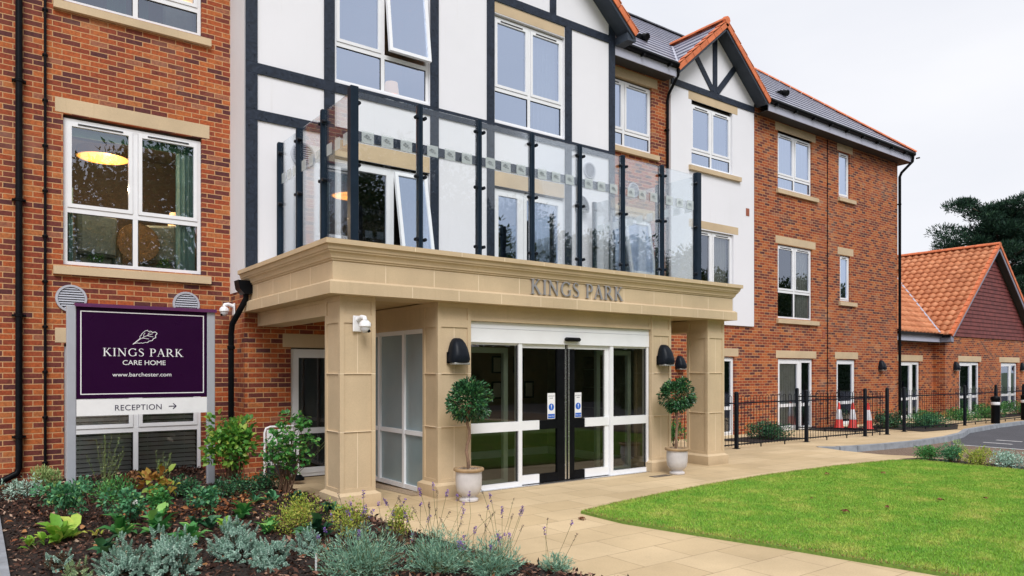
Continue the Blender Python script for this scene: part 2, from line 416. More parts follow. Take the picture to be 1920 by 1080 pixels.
def window(x0, x1, z0, z1, Y, parent, trans=None, cols=2, lintel=None, sill=None, lz=(.03, .24), label=None, open_right=False,
           door=None, curtains=(), glass=None, rm=None, split=None, depth=1.6, ajar=.16, lights=None, open_glass=None):
    """upvc window: frame (part) > pane, sash, lintel, sill. cols side by side; top lights are sashes with trickle vents"""
    y = Y+.055; F_ = MB(); G = MB(); V_ = MB(); w = .05; glass = glass or WGLASS
    sash_ring(F_, x0+.004, x1-.004, z0+.004, z1-.004, y, y+.065, w)
    zt = z0+trans if trans else z0+w
    if trans: F_.box(x0+w, x1-w, y+.001, y+.062, zt-.035, zt+.035)
    edges = [x0+w]+([x0+(x1-x0)*q for q in (split or [i/cols for i in range(1, cols)])])+[x1-w]
    for q in edges[1:-1]:
        F_.box(q-.033, q+.033, y+.002, y+.060, z0+w, z1-w)
    panes = []
    for i in range(len(edges)-1):
        a = edges[i]+(0 if i == 0 else .033); b = edges[i+1]-(0 if i == len(edges)-2 else .033)
        lo = zt+(.035 if trans else 0)
        isd = door is not None and i in door
        top = z1-w
        if open_right and i == len(edges)-2:
            panes.append(('open', a, b, lo, top))
        else:
            sash_ring(F_, a+.004, b-.004, lo+.004, top-.004, y-.012, y+.045, .052 if not isd else .075)
            q = .052 if not isd else .075
            G.face([(a+q, y+.018, lo+q), (b-q, y+.018, lo+q), (b-q, y+.018, top-q), (a+q, y+.018, top-q)])
            if not isd: V_.box(a+.13, b-.13, y-.022, y-.0125, top-.030, top-.012)
        if trans:
            G.face([(a, y+.024, z0+w), (b, y+.024, z0+w), (b, y+.024, zt-.035), (a, y+.024, zt-.035)])
            # dark gasket line round the fixed light
            sash_ring(V_, a+.0, b-.0, z0+w, zt-.035, y+.010, y+.020, .009)
    fr = F_.build('window', UPVC, parent)
    if label: fr['label'] = label
    if G.f: G.build('pane', glass, fr, fix=False)
    if V_.f: V_.build('trickle_vent', GASKET, fr)
    for _, a, b, lo, top in panes:
        s_ = MB(); g_ = MB(); th = ajar; hh = top-lo
        sash_ring(s_, a, b, -hh, 0, -.03, .03, .058); g_.face([(a+.058, 0, -hh+.058), (b-.058, 0, -hh+.058), (b-.058, 0, -.058), (a+.058, 0, -.058)])
        M = Matrix.Translation((0, y-.014, top)) @ Matrix.Rotation(-th, 4, 'X')
        so = s_.build('sash', UPVC, fr); so.data.transform(M); go = g_.build('pane', open_glass or glass, fr, fix=False); go.data.transform(M)
    if lintel:
        l = MB(); l.box(lintel[0], lintel[1], Y-.004, Y+.11, z1+lz[0], z1+lz[1], None, .006)
        l.build('lintel', STONE, fr)
    if sill:
        s_ = MB(); s_.prism([(Y-.07, z0-.145), (Y-.07, z0-.035), (Y+.10, z0-.006), (Y+.10, z0-.145)], 'x', sill[0], sill[1]); s_.build('sill', STONE, fr)
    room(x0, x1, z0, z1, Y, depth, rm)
    return fr
def curtain(x0, x1, z0, z1, y, mat, label, folds=7, amp=.035, flare=0):
    n = folds*8; V = []; F = []
    for j in range(7):
        t = j/6
        for i in range(n+1):
            u = i/n; x = x0+(x1-x0)*u; k = flare*(t**2)*(u-.5 if flare > 0 else .5-u)
            yy = y+amp*math.sin(u*folds*2*math.pi+math.sin(t*3+u*9)*.5)*(.5+.5*t)
            V.append((x+abs(flare)*(t**2)*(1 if flare > 0 else -1)*(1-u if flare < 0 else u)*.6, yy, z1+(z0-z1)*t))
    for j in range(6):
        for i in range(n):
            a = j*(n+1)+i; F.append((a, a+1, a+n+2, a+n+1))
    o = np_mesh('curtain', V, F, mat, smooth=True); tag(o, label, 'curtain', 'curtains hanging behind the windows'); return o

BR = MB(); RN = MB()
# main brick wall: left part, strip beside the bay, right part
HL = [(.99, 2.81, 3.09, 5.19), (.99, 2.81, 6.76, 8.35), (1.0, 2.81, .06, 1.99)]
wall_y(BR, -6, 3.24, -.5, 8.75, W, HL)
HS = [(11.10, 12.90, 6.75, 8.33), (11.10, 12.90, 3.09, 5.19)]
wall_y(BR, 10.92, 13.50, -.5, 8.75, W, HS)
HG = [(14.35, 16.07, -.5, 1.975)]
wall_y(BR, 13.50, 16.84, -.5, 2.80, W, HG)
HR = [(18.01, 19.74, 6.72, 8.33), (21.20, 21.85, 6.95, 8.34), (18.01, 19.75, 3.09, 5.17), (21.27, 21.88, 3.76, 5.17), (18.02, 19.80, -.5, 1.965), (21.08, 22.20, -.5, 1.965)]
wall_y(BR, 16.84, 24.90, -.5, 8.75, W, HR)
wall_x(BR, W, 19.2, -.5, 8.75, 24.90); wall_x(BR, W, 19.2, -.5, 8.75, -6)
BR.face([(-6, 19.2, -.5), (24.9, 19.2, -.5), (24.9, 19.2, 8.75), (-6, 19.2, 8.75)])
# brick ground floor of the bay
wall_y(BR, 3.24, 4.74, -.5, 2.83, B, [(3.94, 4.74, -.5, 1.985)])
wall_y(BR, 9.10, 10.92, -.5, 2.20, B, [])
wall_x(BR, B, W, -.5, 2.83, 3.24); wall_x(BR, B, W, -.5, 2.83, 10.92)
BR.build('brick_wall', BRICK, home, fix=False)
# white render of the bay and its gable
HB = [(4.65, 6.41, 6.28, 8.30), (7.79, 9.52, 6.28, 8.30), (4.645, 6.41, 3.10, 5.07), (7.79, 9.52, 3.10, 5.07)]
wall_y(RN, 3.235, 10.925, 2.815, 8.60, B-.012, HB, .11)
RN.face([(3.235, B-.012, 8.60), (10.925, B-.012, 8.60), (10.925, B-.012, 9.05), (7.08, B-.012, 12.3), (3.235, B-.012, 9.05)])
RN.box(3.232, 3.2405, B-.012, W-.003, 2.815, 8.7); RN.box(10.9195, 10.928, B-.012, W-.003, 2.815, 8.7)
RN.face([(3.235, B-.012, 2.815), (10.925, B-.012, 2.815), (10.925, B+.02, 2.815), (3.235, B+.02, 2.815)])
# second white panel with its small gable
H2 = [(14.27, 15.90, 6.73, 8.33), (14.27, 15.95, 3.09, 5.16)]
wall_y(RN, 13.50, 16.84, 2.80, 8.60, W-.05, H2, .15)
RN.face([(13.50, W-.05, 8.60), (16.84, W-.05, 8.60), (16.84, W-.05, 8.85), (15.17, W-.05, 10.27), (13.50, W-.05, 8.85)])
RN.box(13.4985, 13.505, W-.05, W, 2.80, 8.75); RN.box(16.835, 16.8415, W-.05, W, 2.80, 8.75)
RN.face([(13.50, W-.05, 2.80), (16.84, W-.05, 2.80), (16.84, W, 2.80), (13.50, W, 2.80)])
RN.build('white_render_wall', RENDER, home, fix=False)

# timbers, each a board of its own with bolt heads
def timber(a, b, w, Y, bolts=True):
    m = MB(); a = Vector((a[0], 0, a[1])); b = Vector((b[0], 0, b[1])); d = b-a; n = Vector((-d.z, 0, d.x)).normalized()*w/2
    jag = []
    p = [a-n, b-n, b+n, a+n]
    m.prism([(q.x, q.z) for q in p], 'y', Y-.024, Y+.004)
    if bolts:
        k = max(2, int(d.length/.42))
        for i in range(k+1):
            c = a+d*(.04+.92*i/k)+n*(.45 if i % 2 else -.45); m.lathe([(.0, -.034), (.009, -.032), (.012, -.024)], (c.x, Y, c.z), 6, None, 'y')
    return m.build('timber', TIMBER, home)
Yb = B-.012
for x0, x1 in ((3.245, 3.42), (4.47, 4.645), (6.415, 6.58), (7.62, 7.785), (9.525, 9.70), (10.745, 10.915)):
    zt = 9.0 if x0 < 3.3 or x1 > 10.8 else 8.52
    for z0, z1 in ((3.02, 5.38), (5.54, 6.08), (6.245, 8.52 if zt < 9 else 9.0)):
        timber(((x0+x1)/2, z0), ((x0+x1)/2, z1), x1-x0, Yb, True)
for z0, z1 in ((6.083, 6.242), (5.383, 5.537)):
    timber((3.245, (z0+z1)/2), (10.915, (z0+z1)/2), z1-z0, Yb)
timber((3.42, 8.602), (10.745, 8.602), .158, Yb)
for xc in (4.95, 6.99, 9.21): timber((xc, 8.683), (xc, 9.05+min(2.6, (3.6-abs(xc-7.08))*.85)), .155, Yb)
Y2 = W-.05
timber((13.505, 8.622), (16.835, 8.622), .155, Y2); timber((15.17, 8.70), (15.17, 10.12), .165, Y2-.002)
timber((15.08, 8.74), (14.36, 9.52), .155, Y2, False); timber((15.26, 8.74), (15.98, 9.52), .155, Y2, False)

# ------------------------------------------------------------------ windows
wl1 = window(.99, 2.81, 3.09, 5.15, W, home, .775, 2, (.89, 2.925), (.87, 2.935), (.045, .255), depth=2.6, rm=ROOMWALL)
wl2 = window(.99, 2.81, 6.76, 8.33, W, home, .40, 2, (.89, 2.925), (.87, 2.935), (.045, .255), depth=2.2, rm=ROOMWALL, label='top floor window at the picture edge')
wl0 = window(1.0, 2.81, .06, 1.95, W, home, .68, 2, (.89, 2.925), None, (.045, .255), glass=BLINDG)
window(4.65, 6.41, 6.28, 8.27, B-.012, home, .63, 2, (4.65, 6.41), None, (.04, .245), open_right=True, ajar=.13, rm=ROOMPALE, glass=SKYG)
window(7.79, 9.52, 6.28, 8.27, B-.012, home, .63, 2, (7.79, 9.52), None, (.04, .245), rm=ROOMPALE, glass=SKYG)
wb1 = window(4.645, 6.41, 3.10, 5.04, B-.012, home, None, 2, (4.65, 6.41), None, (.03, .31), door=(0,), split=[.60], open_right=True, ajar=.20, open_glass=SKYG, label='white balcony door beside a tilted sash')
wb2 = window(7.79, 9.52, 3.10, 5.04, B-.012, home, None, 2, (7.79, 9.52), None, (.03, .31), door=(0, 1), split=[.40], glass=SKYG, label='right white balcony door')
window(11.10, 12.90, 6.75, 8.28, W, home, .36, 2, (10.95, 13.09), (10.95, 13.10), (.045, .26), glass=SKYG)
window(11.10, 12.90, 3.09, 5.14, W, home, .70, 2, (10.95, 13.25), None, (.045, .26), open_right=True, ajar=.16, rm=ROOMPALE, glass=SKYG)
window(14.27, 15.90, 6.73, 8.26, W-.05, home, .36, 2, (14.15, 16.12), (14.16, 16.21), (.07, .29), glass=SKYG)
window(14.27, 15.95, 3.09, 5.15, W-.05, home, None, 2, (14.17, 16.15), None, (.03, .23))
window(18.01, 19.74, 6.72, 8.29, W, home, .37, 2, (17.89, 19.92), (17.92, 20.0), (.04, .27), glass=SKYG)
window(21.20, 21.85, 6.95, 8.32, W, home, None, 1, (21.11, 22.02), (21.15, 22.12), (.03, .25), glass=SKYG)
window(18.01, 19.75, 3.09, 5.15, W, home, .76, 2, (17.90, 19.92), (17.94, 20.02), (.03, .24))
window(21.27, 21.88, 3.76, 5.16, W, home, None, 1, (21.14, 22.06), (21.19, 22.18), (.02, .24), glass=SKYG)
def french(x0, x1, z0, z1, Y, parent, split, lintel, doors=(0,), rm=None, name='glazed_door', label=None, glass=None, trans=.72, handle=None):
    y = Y+.055; F_ = MB(); G = MB(); w = .05
    sash_ring(F_, x0+.004, x1-.004, z0, z1-.004, y, y+.065, w)
    edges = [x0+w]+[x0+(x1-x0)*q for q in split]+[x1-w]
    for q in edges[1:-1]: F_.box(q-.03, q+.03, y+.002, y+.06, z0+w, z1-w)
    for i in range(len(edges)-1):
        a = edges[i]+(.03 if i else 0); b = edges[i+1]-(.03 if i < len(edges)-2 else 0); q = .085 if i in doors else .05
        sash_ring(F_, a+.003, b-.003, z0+w+.003, z1-w-.003, y-.012, y+.045, q)
        zt = z0+trans
        F_.box(a+q, b-q, y-.010, y+.043, zt-.045, zt+.045)
        G.face([(a+q, y+.018, z0+w+q), (b-q, y+.018, z0+w+q), (b-q, y+.018, zt-.045), (a+q, y+.018, zt-.045)])
        G.face([(a+q, y+.018, zt+.045), (b-q, y+.018, zt+.045), (b-q, y+.018, z1-w-q), (a+q, y+.018, z1-w-q)])
    o = F_.build(name, UPVC, parent)
    if label: o['label'] = label
    G.build('pane', glass or WGLASS, o, fix=False)
    if handle:
        h = MB(); h.box(handle-.012, handle+.012, y-.02, y-.0125, z0+.93, z0+1.13); h.bar((handle, y-.035, z0+1.05), (handle-.11, y-.035, z0+1.05), .014, .018); h.build('handle', STEEL, o)
    l = MB(); l.box(lintel[0], lintel[1], Y-.004, Y+.11, z1+.02, z1+.235, None, .006); l.build('lintel', STONE, o)
    room(x0, x1, z0, z1, Y, 1.6, rm); return o
french(14.35, 16.07, -.09, 1.965, W, home, [.62], (14.25, 16.23), rm=DARKROOM)
french(18.02, 19.80, -.09, 1.95, W, home, [.64], (17.92, 19.96), rm=ROOMPALE, handle=18.2)
french(21.08, 22.20, -.09, 1.955, W, home, [], (20.98, 22.34), handle=21.2)
french(3.94, 4.735, -.06, 1.95, B, home, [], (3.81, 4.735), rm=DARKROOM, label='dark glazed door behind the left column', glass=DGLASS)

# ------------------------------------------------------------------ roofs
PITCH = .851; EY, EZ = 11.38, 8.87; DKRIDGE = plain('dark_ridge', (.06, .06, .075), .5, .1)
def rz(y): return EZ+PITCH*(y-EY)
cosp = 1/math.sqrt(1+PITCH**2); NC = 14; RY, RZ_ = 15.5, rz(15.5)
gab1 = dict(xc=7.08, half=4.10, zap=8.70+.851*4.10, y=B-.42); gab2 = dict(xc=15.17, half=1.86, zap=8.80+.851*1.86, y=EY)
def courses(mb, p0, up, along, n, rise_h, slope_len, ranges, th=.034):
    """stepped tile courses: p0 = point on the eave line, up = unit vector up the slope (3D), along = unit vector along the eave"""
    up = Vector(up); al = Vector(along); nn = al.cross(up)
    if nn.z < 0: nn = -nn
    g = slope_len/n
    for i in range(n):
        for a, b, c, d in ranges(i*g, (i+1)*g):     # a..b at the lower edge, c..d at the upper edge
            q0 = Vector(p0)+up*(i*g); q1 = Vector(p0)+up*((i+1)*g+.02)
            l0 = q0+al*a; l1 = q0+al*b; u0 = q1+al*c; u1 = q1+al*d
            v_ = [l0+nn*th, l1+nn*th, u1+nn*.004, u0+nn*.004, l0-nn*.0, l1-nn*.0]
            mb.raw(v_, [(0, 1, 2, 3), (0, 4, 5, 1)], None)
            mb.raw([v_[0], v_[4], v_[3]], [(0, 1, 2)]); mb.raw([v_[1], v_[2], v_[5]], [(0, 1, 2)])
SL = (RY-EY)/cosp
def main_ranges(s0, s1):
    y0, y1 = EY+s0*cosp, EY+s1*cosp; xs = []
    def xl(y): return -6.3+(y-EY)
    def xr(y): return 25.2-(y-EY)
    cuts = []
    for g in (gab1, gab2):
        def hw(y): return max(-.2, (g['zap']-rz(y))/.851-.10)
        if hw(y0) > 0: cuts.append((g['xc']-hw(y0), g['xc']+hw(y0), g['xc']-max(0, hw(y1)), g['xc']+max(0, hw(y1))))
    cur0, cur1 = xl(y0), xl(y1); out = []
    for a, b, c, d in cuts:
        out.append((cur0, a, cur1, c)); cur0, cur1 = b, d
    out.append((cur0, xr(y0), cur1, xr(y1))); return out
RF = MB(); up = Vector((0, cosp, PITCH*cosp))
courses(RF, (0, EY, EZ), up, (1, 0, 0), NC, 0, SL, main_ranges)
# back slope and hip end, plain enough to stand up from the side
courses(RF, (0, 2*RY-EY, EZ), Vector((0, -cosp, PITCH*cosp)), (1, 0, 0), NC, 0, SL, lambda s0, s1: [(-6.3+s0*cosp, 25.2-s0*cosp, -6.3+s1*cosp, 25.2-s1*cosp)])
courses(RF, (25.2, 0, EZ), Vector((-cosp, 0, PITCH*cosp)), (0, 1, 0), NC, 0, SL, lambda s0, s1: [(EY+s0*cosp, 2*RY-EY-s0*cosp, EY+s1*cosp, 2*RY-EY-s1*cosp)])
courses(RF, (-6.3, 0, EZ), Vector((cosp, 0, PITCH*cosp)), (0, 1, 0), NC, 0, SL, lambda s0, s1: [(EY+s0*cosp, 2*RY-EY-s0*cosp, EY+s1*cosp, 2*RY-EY-s1*cosp)])
roof = RF.build('main_roof', SLATE, home, fix=False)
def ridge(a, b, r, parent, n, mat=ORANGE, name='ridge_tiles', lift=.0, seg=7):
    m = MB(); a = Vector(a); b = Vector(b); d = (b-a)/n; x = d.cross(Vector((0, 0, 1))).normalized(); u = x.cross(d).normalized()
    for i in range(n):
        p = a+d*i; q = a+d*(i+1)*1.0-d.normalized()*.012; rr = r*(1+.03*(i % 2)); vs_ = []
        for c in (p, q):
            for k in range(seg+1):
                t = math.pi*k/seg; vs_.append(c+x*rr*math.cos(t)+u*(rr*.8*math.sin(t)+lift))
        vs_ += [p-u*.03, q-u*.03]; s1 = seg+1
        fs = [(k, k+1, s1+k+1, s1+k) for k in range(seg)]+[tuple(range(seg, -1, -1)), tuple(range(s1, 2*s1))]
        m.raw(vs_, fs, None, False)
    return m.build(name, mat, parent)
ridge((-2.2, RY, RZ_), (21.1, RY, RZ_), .10, roof, 52, DKRIDGE); ridge((25.22, EY-.02, EZ+.02), (21.1, RY, RZ_), .09, roof, 16)
ridge((25.22, 2*RY-EY, EZ+.02), (21.1, RY, RZ_), .09, roof, 16)
def gable_roof(g, wally, parent, name, half_wall):
    xc, half, zap, yv = g['xc'], g['half'], g['zap'], g['y']; m = MB()
    n = max(4, round(half/cosp/.34)); sl = half/cosp
    for sgn in (-1, 1):
        def rg(s0, s1):
            def ym(s_): z = zap-half*.851+.851*s_*cosp; return EY+(z-EZ)/.851+.08
            lo = yv+.10
            return [(lo, ym(s0), lo, ym(s1))]
        courses(m, (xc+sgn*half, 0, zap-half*.851), Vector((-sgn*cosp, 0, .851*cosp)), (0, 1, 0), n, 0, sl, rg)
    ro = m.build(name, SLATE, parent, fix=False)
    # lead valley line against the main roof
    v_ = MB()
    for sgn in (-1, 1):
        z0 = zap-half*.851; y0 = EY+(z0-EZ)/.851; y1 = EY+(zap-EZ)/.851
        v_.bar((xc+sgn*half, max(EY, y0), max(EZ, z0)+.03), (xc, y1, zap+.03), .05, .02)
    v_.build('valley_trim', GREYPAINT, ro)
    # orange verge tiles stepping up each rake
    vt = MB(); k = round(sl/.33)
    for sgn in (-1, 1):
        for i in range(k):
            s0, s1 = i*sl/k, (i+1)*sl/k; u_ = Vector((-sgn*cosp, 0, .851*cosp)); nn = Vector((sgn*.851*cosp, 0, cosp))
            a = Vector((xc+sgn*half, 0, zap-half*.851))+u_*s0; b = a+u_*(s1-s0-.012)
            for (ya, yb2, h0, h1) in ((yv-.03, yv+.13, .040, .058), (yv-.03, yv-.008, -.11, .040)):
                P_ = []
                for c, hh in ((a, h1), (b, h1-.022)):
                    for yy in (ya, yb2): P_ += [Vector((c.x, yy, c.z))+nn*h0*(1 if h0 < 0 else .3), Vector((c.x, yy, c.z))+nn*hh]
                vt.raw(P_, [(0, 1, 3, 2), (4, 6, 7, 5), (0, 4, 5, 1), (2, 3, 7, 6), (1, 5, 7, 3), (0, 2, 6, 4)], None)
    # apex cap
    vt.lathe([(.0, -.04), (.10, -.04), (.11, .0), (.11, .05)], (xc, yv-.0, zap+.03), 8, None, 'y')
    vt.build('verge_tiles', ORANGE, ro)
    y1 = EY+(zap-EZ)/.851
    ridge((xc, yv+.0, zap+.02), (xc, y1, zap+.02), .12, ro, max(4, int((y1-yv)/.45)))
    # soffit and thin bargeboard under the overhang
    sf = MB(); bb = MB()
    for sgn in (-1, 1):
        u_ = Vector((-sgn*cosp, 0, .851*cosp)); nn = Vector((sgn*.851*cosp, 0, cosp)); a = Vector((xc+sgn*half, 0, zap-half*.851))-nn*.12; b = a+u_*(sl-.06)
        P_ = []
        for yy in (yv+.03, wally+.0):
            for c in (a, b): P_ += [Vector((c.x, yy, c.z)), Vector((c.x, yy, c.z))+nn*.10]
        sf.raw(P_, [(0, 1, 3, 2), (4, 6, 7, 5), (0, 4, 5, 1), (2, 3, 7, 6), (0, 2, 6, 4), (1, 5, 7, 3)], None)
        P_ = []
        for yy in (yv+.0, yv+.028):
            for c in (a-nn*.05, b-nn*.05): P_ += [Vector((c.x, yy, c.z)), Vector((c.x, yy, c.z))+nn*.14]
        bb.raw(P_, [(0, 1, 3, 2), (4, 6, 7, 5), (0, 4, 5, 1), (2, 3, 7, 6), (0, 2, 6, 4), (1, 5, 7, 3)], None)
        # boxed foot
        if half < 3: continue
        fx = xc+sgn*half; zf = zap-half*.851-.17
        bb.prism([(fx, zf), (fx-sgn*.02, zf+.12), (xc+sgn*half_wall, zf+.14), (xc+sgn*half_wall, zf-.02)], 'y', yv+.03, wally)
    sf.build('rake_soffit', DKPAINT, ro); bb.build('bargeboard', DKPAINT, ro)
    return ro
gable_roof(gab1, B-.012, home, 'gable_roof', 3.84); gable_roof(gab2, W-.05, home, 'gable_roof', 1.67)
# inner gable wall faces hide the loft
# eaves: gutter, fascia, soffit in two runs
def eaves(xa, xb, yf, zf, parent, endcap=False):
    g = MB(); pr = [(.0, .0), (-.105, .0), (-.115, -.04), (-.09, -.085), (-.045, -.10), (.0, -.10)]
    g.prism([(yf+a, zf+b) for a, b in pr], 'x', xa, xb)
    for i in range(int((xb-xa)/.9)+1): g.box(xa+.25+i*.9, xa+.29+i*.9, yf-.118, yf, zf-.135, zf-.095)
    go = g.build('gutter', BLACK, parent)
    f = MB(); f.box(xa, xb, yf+.001, yf+.022, zf-.30, zf-.005)
    if endcap: f.box(xb-.02, xb, yf+.022, W+.2, zf-.30, zf-.005)
    f.build('fascia', GREYPAINT, parent)
    s_ = MB(); s_.box(xa, xb-(.022 if endcap else 0), yf+.022, W+.01, zf-.285, zf-.27); s_.build('soffit', SOFFIT, parent)
eaves(10.93+.02, 13.33, EY+.04, 8.86, home); eaves(17.02, 25.15, EY+.04, 8.86, home, True); eaves(-6.3, 3.0, EY+.04, 8.86, home)
# small black roof vents
for x, s_ in ((13.15, .95), (19.0, .9)):
    y = EY+s_; z = rz(y); v_ = MB(); v_.tube([(x, y+.12, z+.10), (x, y-.03, z+.11), (x, y-.16, z+.06)], .085, 10); v_.box(x-.14, x+.14, y-.03, y+.22, z+.02, z+.16); v_.build('roof_vent', BLACK, home)

# ------------------------------------------------------------------ rainwater and soil pipes, cables
def pipe(pts, r, clips=(), mat=BLACK, name='downpipe', seg=10, collars=()):
    m = MB(); m.tube(pts, r, seg)
    for c in clips: m.lathe([(r*1.0, -.025), (r*1.22, -.02), (r*1.22, .02), (r*1.0, .025)], c, seg); m.box(c[0]-r*1.9, c[0]+r*1.9, c[1], W-.002 if c[1] < W else c[1]+.03, c[2]-.012, c[2]+.012)
    o = m.build(name, mat, home); return o
pipe([(.478, W-.07, 8.6), (.478, W-.07, .30), (.45, W-.08, .23), (.10, W-.12, .05)], .042, [(.478, W-.07, z) for z in (.72, 2.35, 3.9, 5.5, 7.1)])
pipe([(.775, W-.05, 8.6), (.775, W-.05, .12)], .0175, [(.775, W-.05, .35+.62*i) for i in range(14)], name='drain_pipe')
pipe([(13.36, EY+.0, 8.75), (13.36, EY+.02, 8.60), (13.38, W-.09, 8.25), (13.38, W-.06, 8.1), (13.38, W-.06, -.05)], .034, [(13.38, W-.06, z) for z in (7.4, 5.4, 3.4, 1.4)])
pipe([(25.05, EY-.02, 8.78), (25.05, EY+.0, 8.58), (24.93, W-.12, 8.25), (24.93, W-.06, 8.12), (24.93, W-.06, -.08)], .045, [(24.93, W-.06, z) for z in (7.2, 5.0, 3.0, 1.2)])
cb = MB(); cb.tube([(20.55, W-.012, 8.55), (20.55, W-.012, 0)], .012, 6)
for i in range(24): cb.box(20.53, 20.57, W-.028, W-.002, .2+i*.35, .23+i*.35)
cb.build('surface_cable', BLACK, home)
hp = MB(); hp.prism([(3.05, 2.92), (3.34, 2.92), (3.31, 2.80), (3.23, 2.72), (3.14, 2.72), (3.07, 2.80)], 'y', 10.72, 10.94); hp.build('rainwater_hopper', BLACK, home)
m = MB(); m.tube([(3.19, 10.83, 2.74), (3.19, 10.83, 2.66), (3.10, 10.90, 2.45), (3.05, 11.02, 2.30), (3.04, 11.05, 2.15), (3.04, 11.05, 0)], .042, 12)
for z in (.75, 1.95): m.lathe([(.045, -.03), (.055, -.02), (.055, .02), (.045, .03)], (3.04, 11.05, z), 12)
m.build('downpipe', BLACK, home)
for x, z in ((16.55, 5.84),): m = MB(); m.box(x-.07, x+.07, W-.06, W-.05, z-.1, z+.1); m.build('weep_vent', plain('terracotta', (.30, .09, .05), .7), home)
for x, z in ((20.30, 5.85), (20.36, 2.68)): m = MB(); m.box(x-.07, x+.07, W-.012, W, z-.1, z+.1); m.build('weep_vent', MATS['terracotta'], home)

def round_vent(x, z, Y, label, r=.19):
    m = MB(); prof = [(r-.03, -.012), (r-.028, -.03), (r, -.03), (r+.004, -.002)]; seg = 32
    for a, b in zip(prof, prof[1:]):
        for k in range(seg):
            t0, t1 = 2*math.pi*k/seg, 2*math.pi*(k+1)/seg
            m.face([(x+a[0]*math.cos(t0), Y+a[1], z+a[0]*math.sin(t0)), (x+a[0]*math.cos(t1), Y+a[1], z+a[0]*math.sin(t1)), (x+b[0]*math.cos(t1), Y+b[1], z+b[0]*math.sin(t1)), (x+b[0]*math.cos(t0), Y+b[1], z+b[0]*math.sin(t0))])
    m.lathe([(.0, -.004), (r-.03, -.004)], (x, Y, z), seg, GASKET, 'y')
    for k in range(9):
        h = -r+.055+k*(2*r-.11)/8; w = math.sqrt(max(0, (r-.032)**2-h*h))
        if w > .02: m.face([(x-w, Y-.006, z+h+.020), (x+w, Y-.006, z+h+.020), (x+w, Y-.026, z+h-.006), (x-w, Y-.026, z+h-.006)], PALEBLUE)
    o = m.build('air_vent', PALEBLUE, None, fix=False)
    tag(o, label, 'air vent', 'round louvred vents on the outside walls'); return o
# ------------------------------------------------------------------ entrance portico
port = MB()
prof = [(-.50, 2.48), (.055, 2.48), (.055, 2.615), (.02, 2.640), (0, 2.642), (0, 2.862), (.016, 2.864), (.016, 2.882), (.030, 2.886), (.034, 2.905),
        (.050, 2.935), (.072, 2.955), (.074, 2.972), (.086, 2.976), (.092, 3.005), (.102, 3.028), (.125, 3.032), (.125, 3.088), (-.30, 3.094)]
PX0, PX1, PY = 3.255, 10.55, 7.79
def prow(o, z): return [(PX0-o, B-.02, z), (PX0-o, PY-o, z), (PX1+o, PY-o, z), (PX1+o, B-.02, z)]
for (o0, z0), (o1, z1) in zip(prof, prof[1:]):
    a, b = prow(o0, z0), prow(o1, z1)
    for i in range(3): port.face([a[i], a[i+1], b[i+1], b[i]])
for i in (0, 3): port.face([prow(o, z)[i] for o, z in prof])
po = port.build('entrance_canopy', STONE, home)
tj = MB()                                   # pale mortar joints of the cut stone blocks
for i in range(1, 11):
    x = PX0+i*(PX1-PX0)/11
    tj.box(x-.004, x+.004, PY-.0015, PY+.01, 2.643, 2.861); x += .33
    if x < PX1: tj.box(x-.004, x+.004, PY-.0565, PY-.05, 2.482, 2.613); tj.box(x-.004, x+.004, PY-.1265, PY-.12, 3.034, 3.086)
for k in (2.843,): tj.box(PX0-.0015, PX1+.0015, PY-.0015, PY+.01, k-.002, k+.002); tj.box(PX0-.0015, PX0+.01, PY, B-.03, k-.002, k+.002)
for i in range(1, 5):
    y = PY+i*.68; tj.box(PX0-.0015, PX0+.01, y-.004, y+.004, 2.643, 2.861); y += .3; tj.box(PX0-.0565, PX0-.05, y-.004, y+.004, 2.482, 2.613)
tj.build('mortar_joint', JOINT, po)
sl = MB(); sl.box(PX0+.28, PX1-.28, PY+.28, B, 3.06, 3.085); sl.build('balcony_floor', plain('balcony_paving', (.30, .28, .25), .8), home)
so = MB(); so.box(PX0+.2, PX1-.2, PY+.2, B-.01, 2.492, 2.52); so.build('canopy_soffit', plain('soffit_render', (.50, .37, .20), .85), home)
def panelled(x0, x1, y0, y1, z0, z1, name, rails, joints=(), ws=.052, dp=.014, vj=True, plinth=True):
    m = MB(); m.box(x0+dp, x1-dp, y0+dp, y1-dp, z0, z1)
    for a in (x0, x1-ws):
        for b in (y0, y1-ws): m.box(a, a+ws, b, b+ws, z0, z1)
    for a, b in rails:
        m.box(x0+ws, x1-ws, y0+.001, y0+ws, a, b); m.box(x0+ws, x1-ws, y1-ws, y1-.001, a, b)
        m.box(x0+.001, x0+ws, y0+ws, y1-ws, a, b); m.box(x1-ws, x1-.001, y0+ws, y1-ws, a, b)
    o = m.build(name, STONE, home)
    j = MB()
    for z in joints: j.box(x0-.0004, x1+.0004, y0-.0004, y1+.0004, z-.003, z+.003)
    if vj:
        xc = (x0+x1)/2
        j.box(xc-.003, xc+.003, y0+dp-.0004, y0+dp+.01, z0+.06, joints[0]); j.box(xc-.003, xc+.003, y0+dp-.0004, y0+dp+.01, joints[-1], rails[-2][0])
    j.build('mortar_joint', JOINT, o)
    if plinth:
        p = MB(); e = .05
        p.box(x0-e, x1+e, y0-e, y1+e, -.05, .150); a = [(x0-e, y0-e), (x1+e, y0-e), (x1+e, y1+e), (x0-e, y1+e)]; b = [(x0, y0), (x1, y0), (x1, y1), (x0, y1)]
        for i in range(4): k = (i+1) % 4; p.face([(*a[i], .150), (*a[k], .150), (*b[k], .182), (*b[i], .182)])
        p.build('plinth', STONE, o)
    return o
RL = [(.17, .225), (2.165, 2.262), (2.42, 2.48)]
for x in (3.39, 10.015): panelled(x, x+.45, S, S+.45, 0, 2.48, 'column', RL, (.89, 1.57))
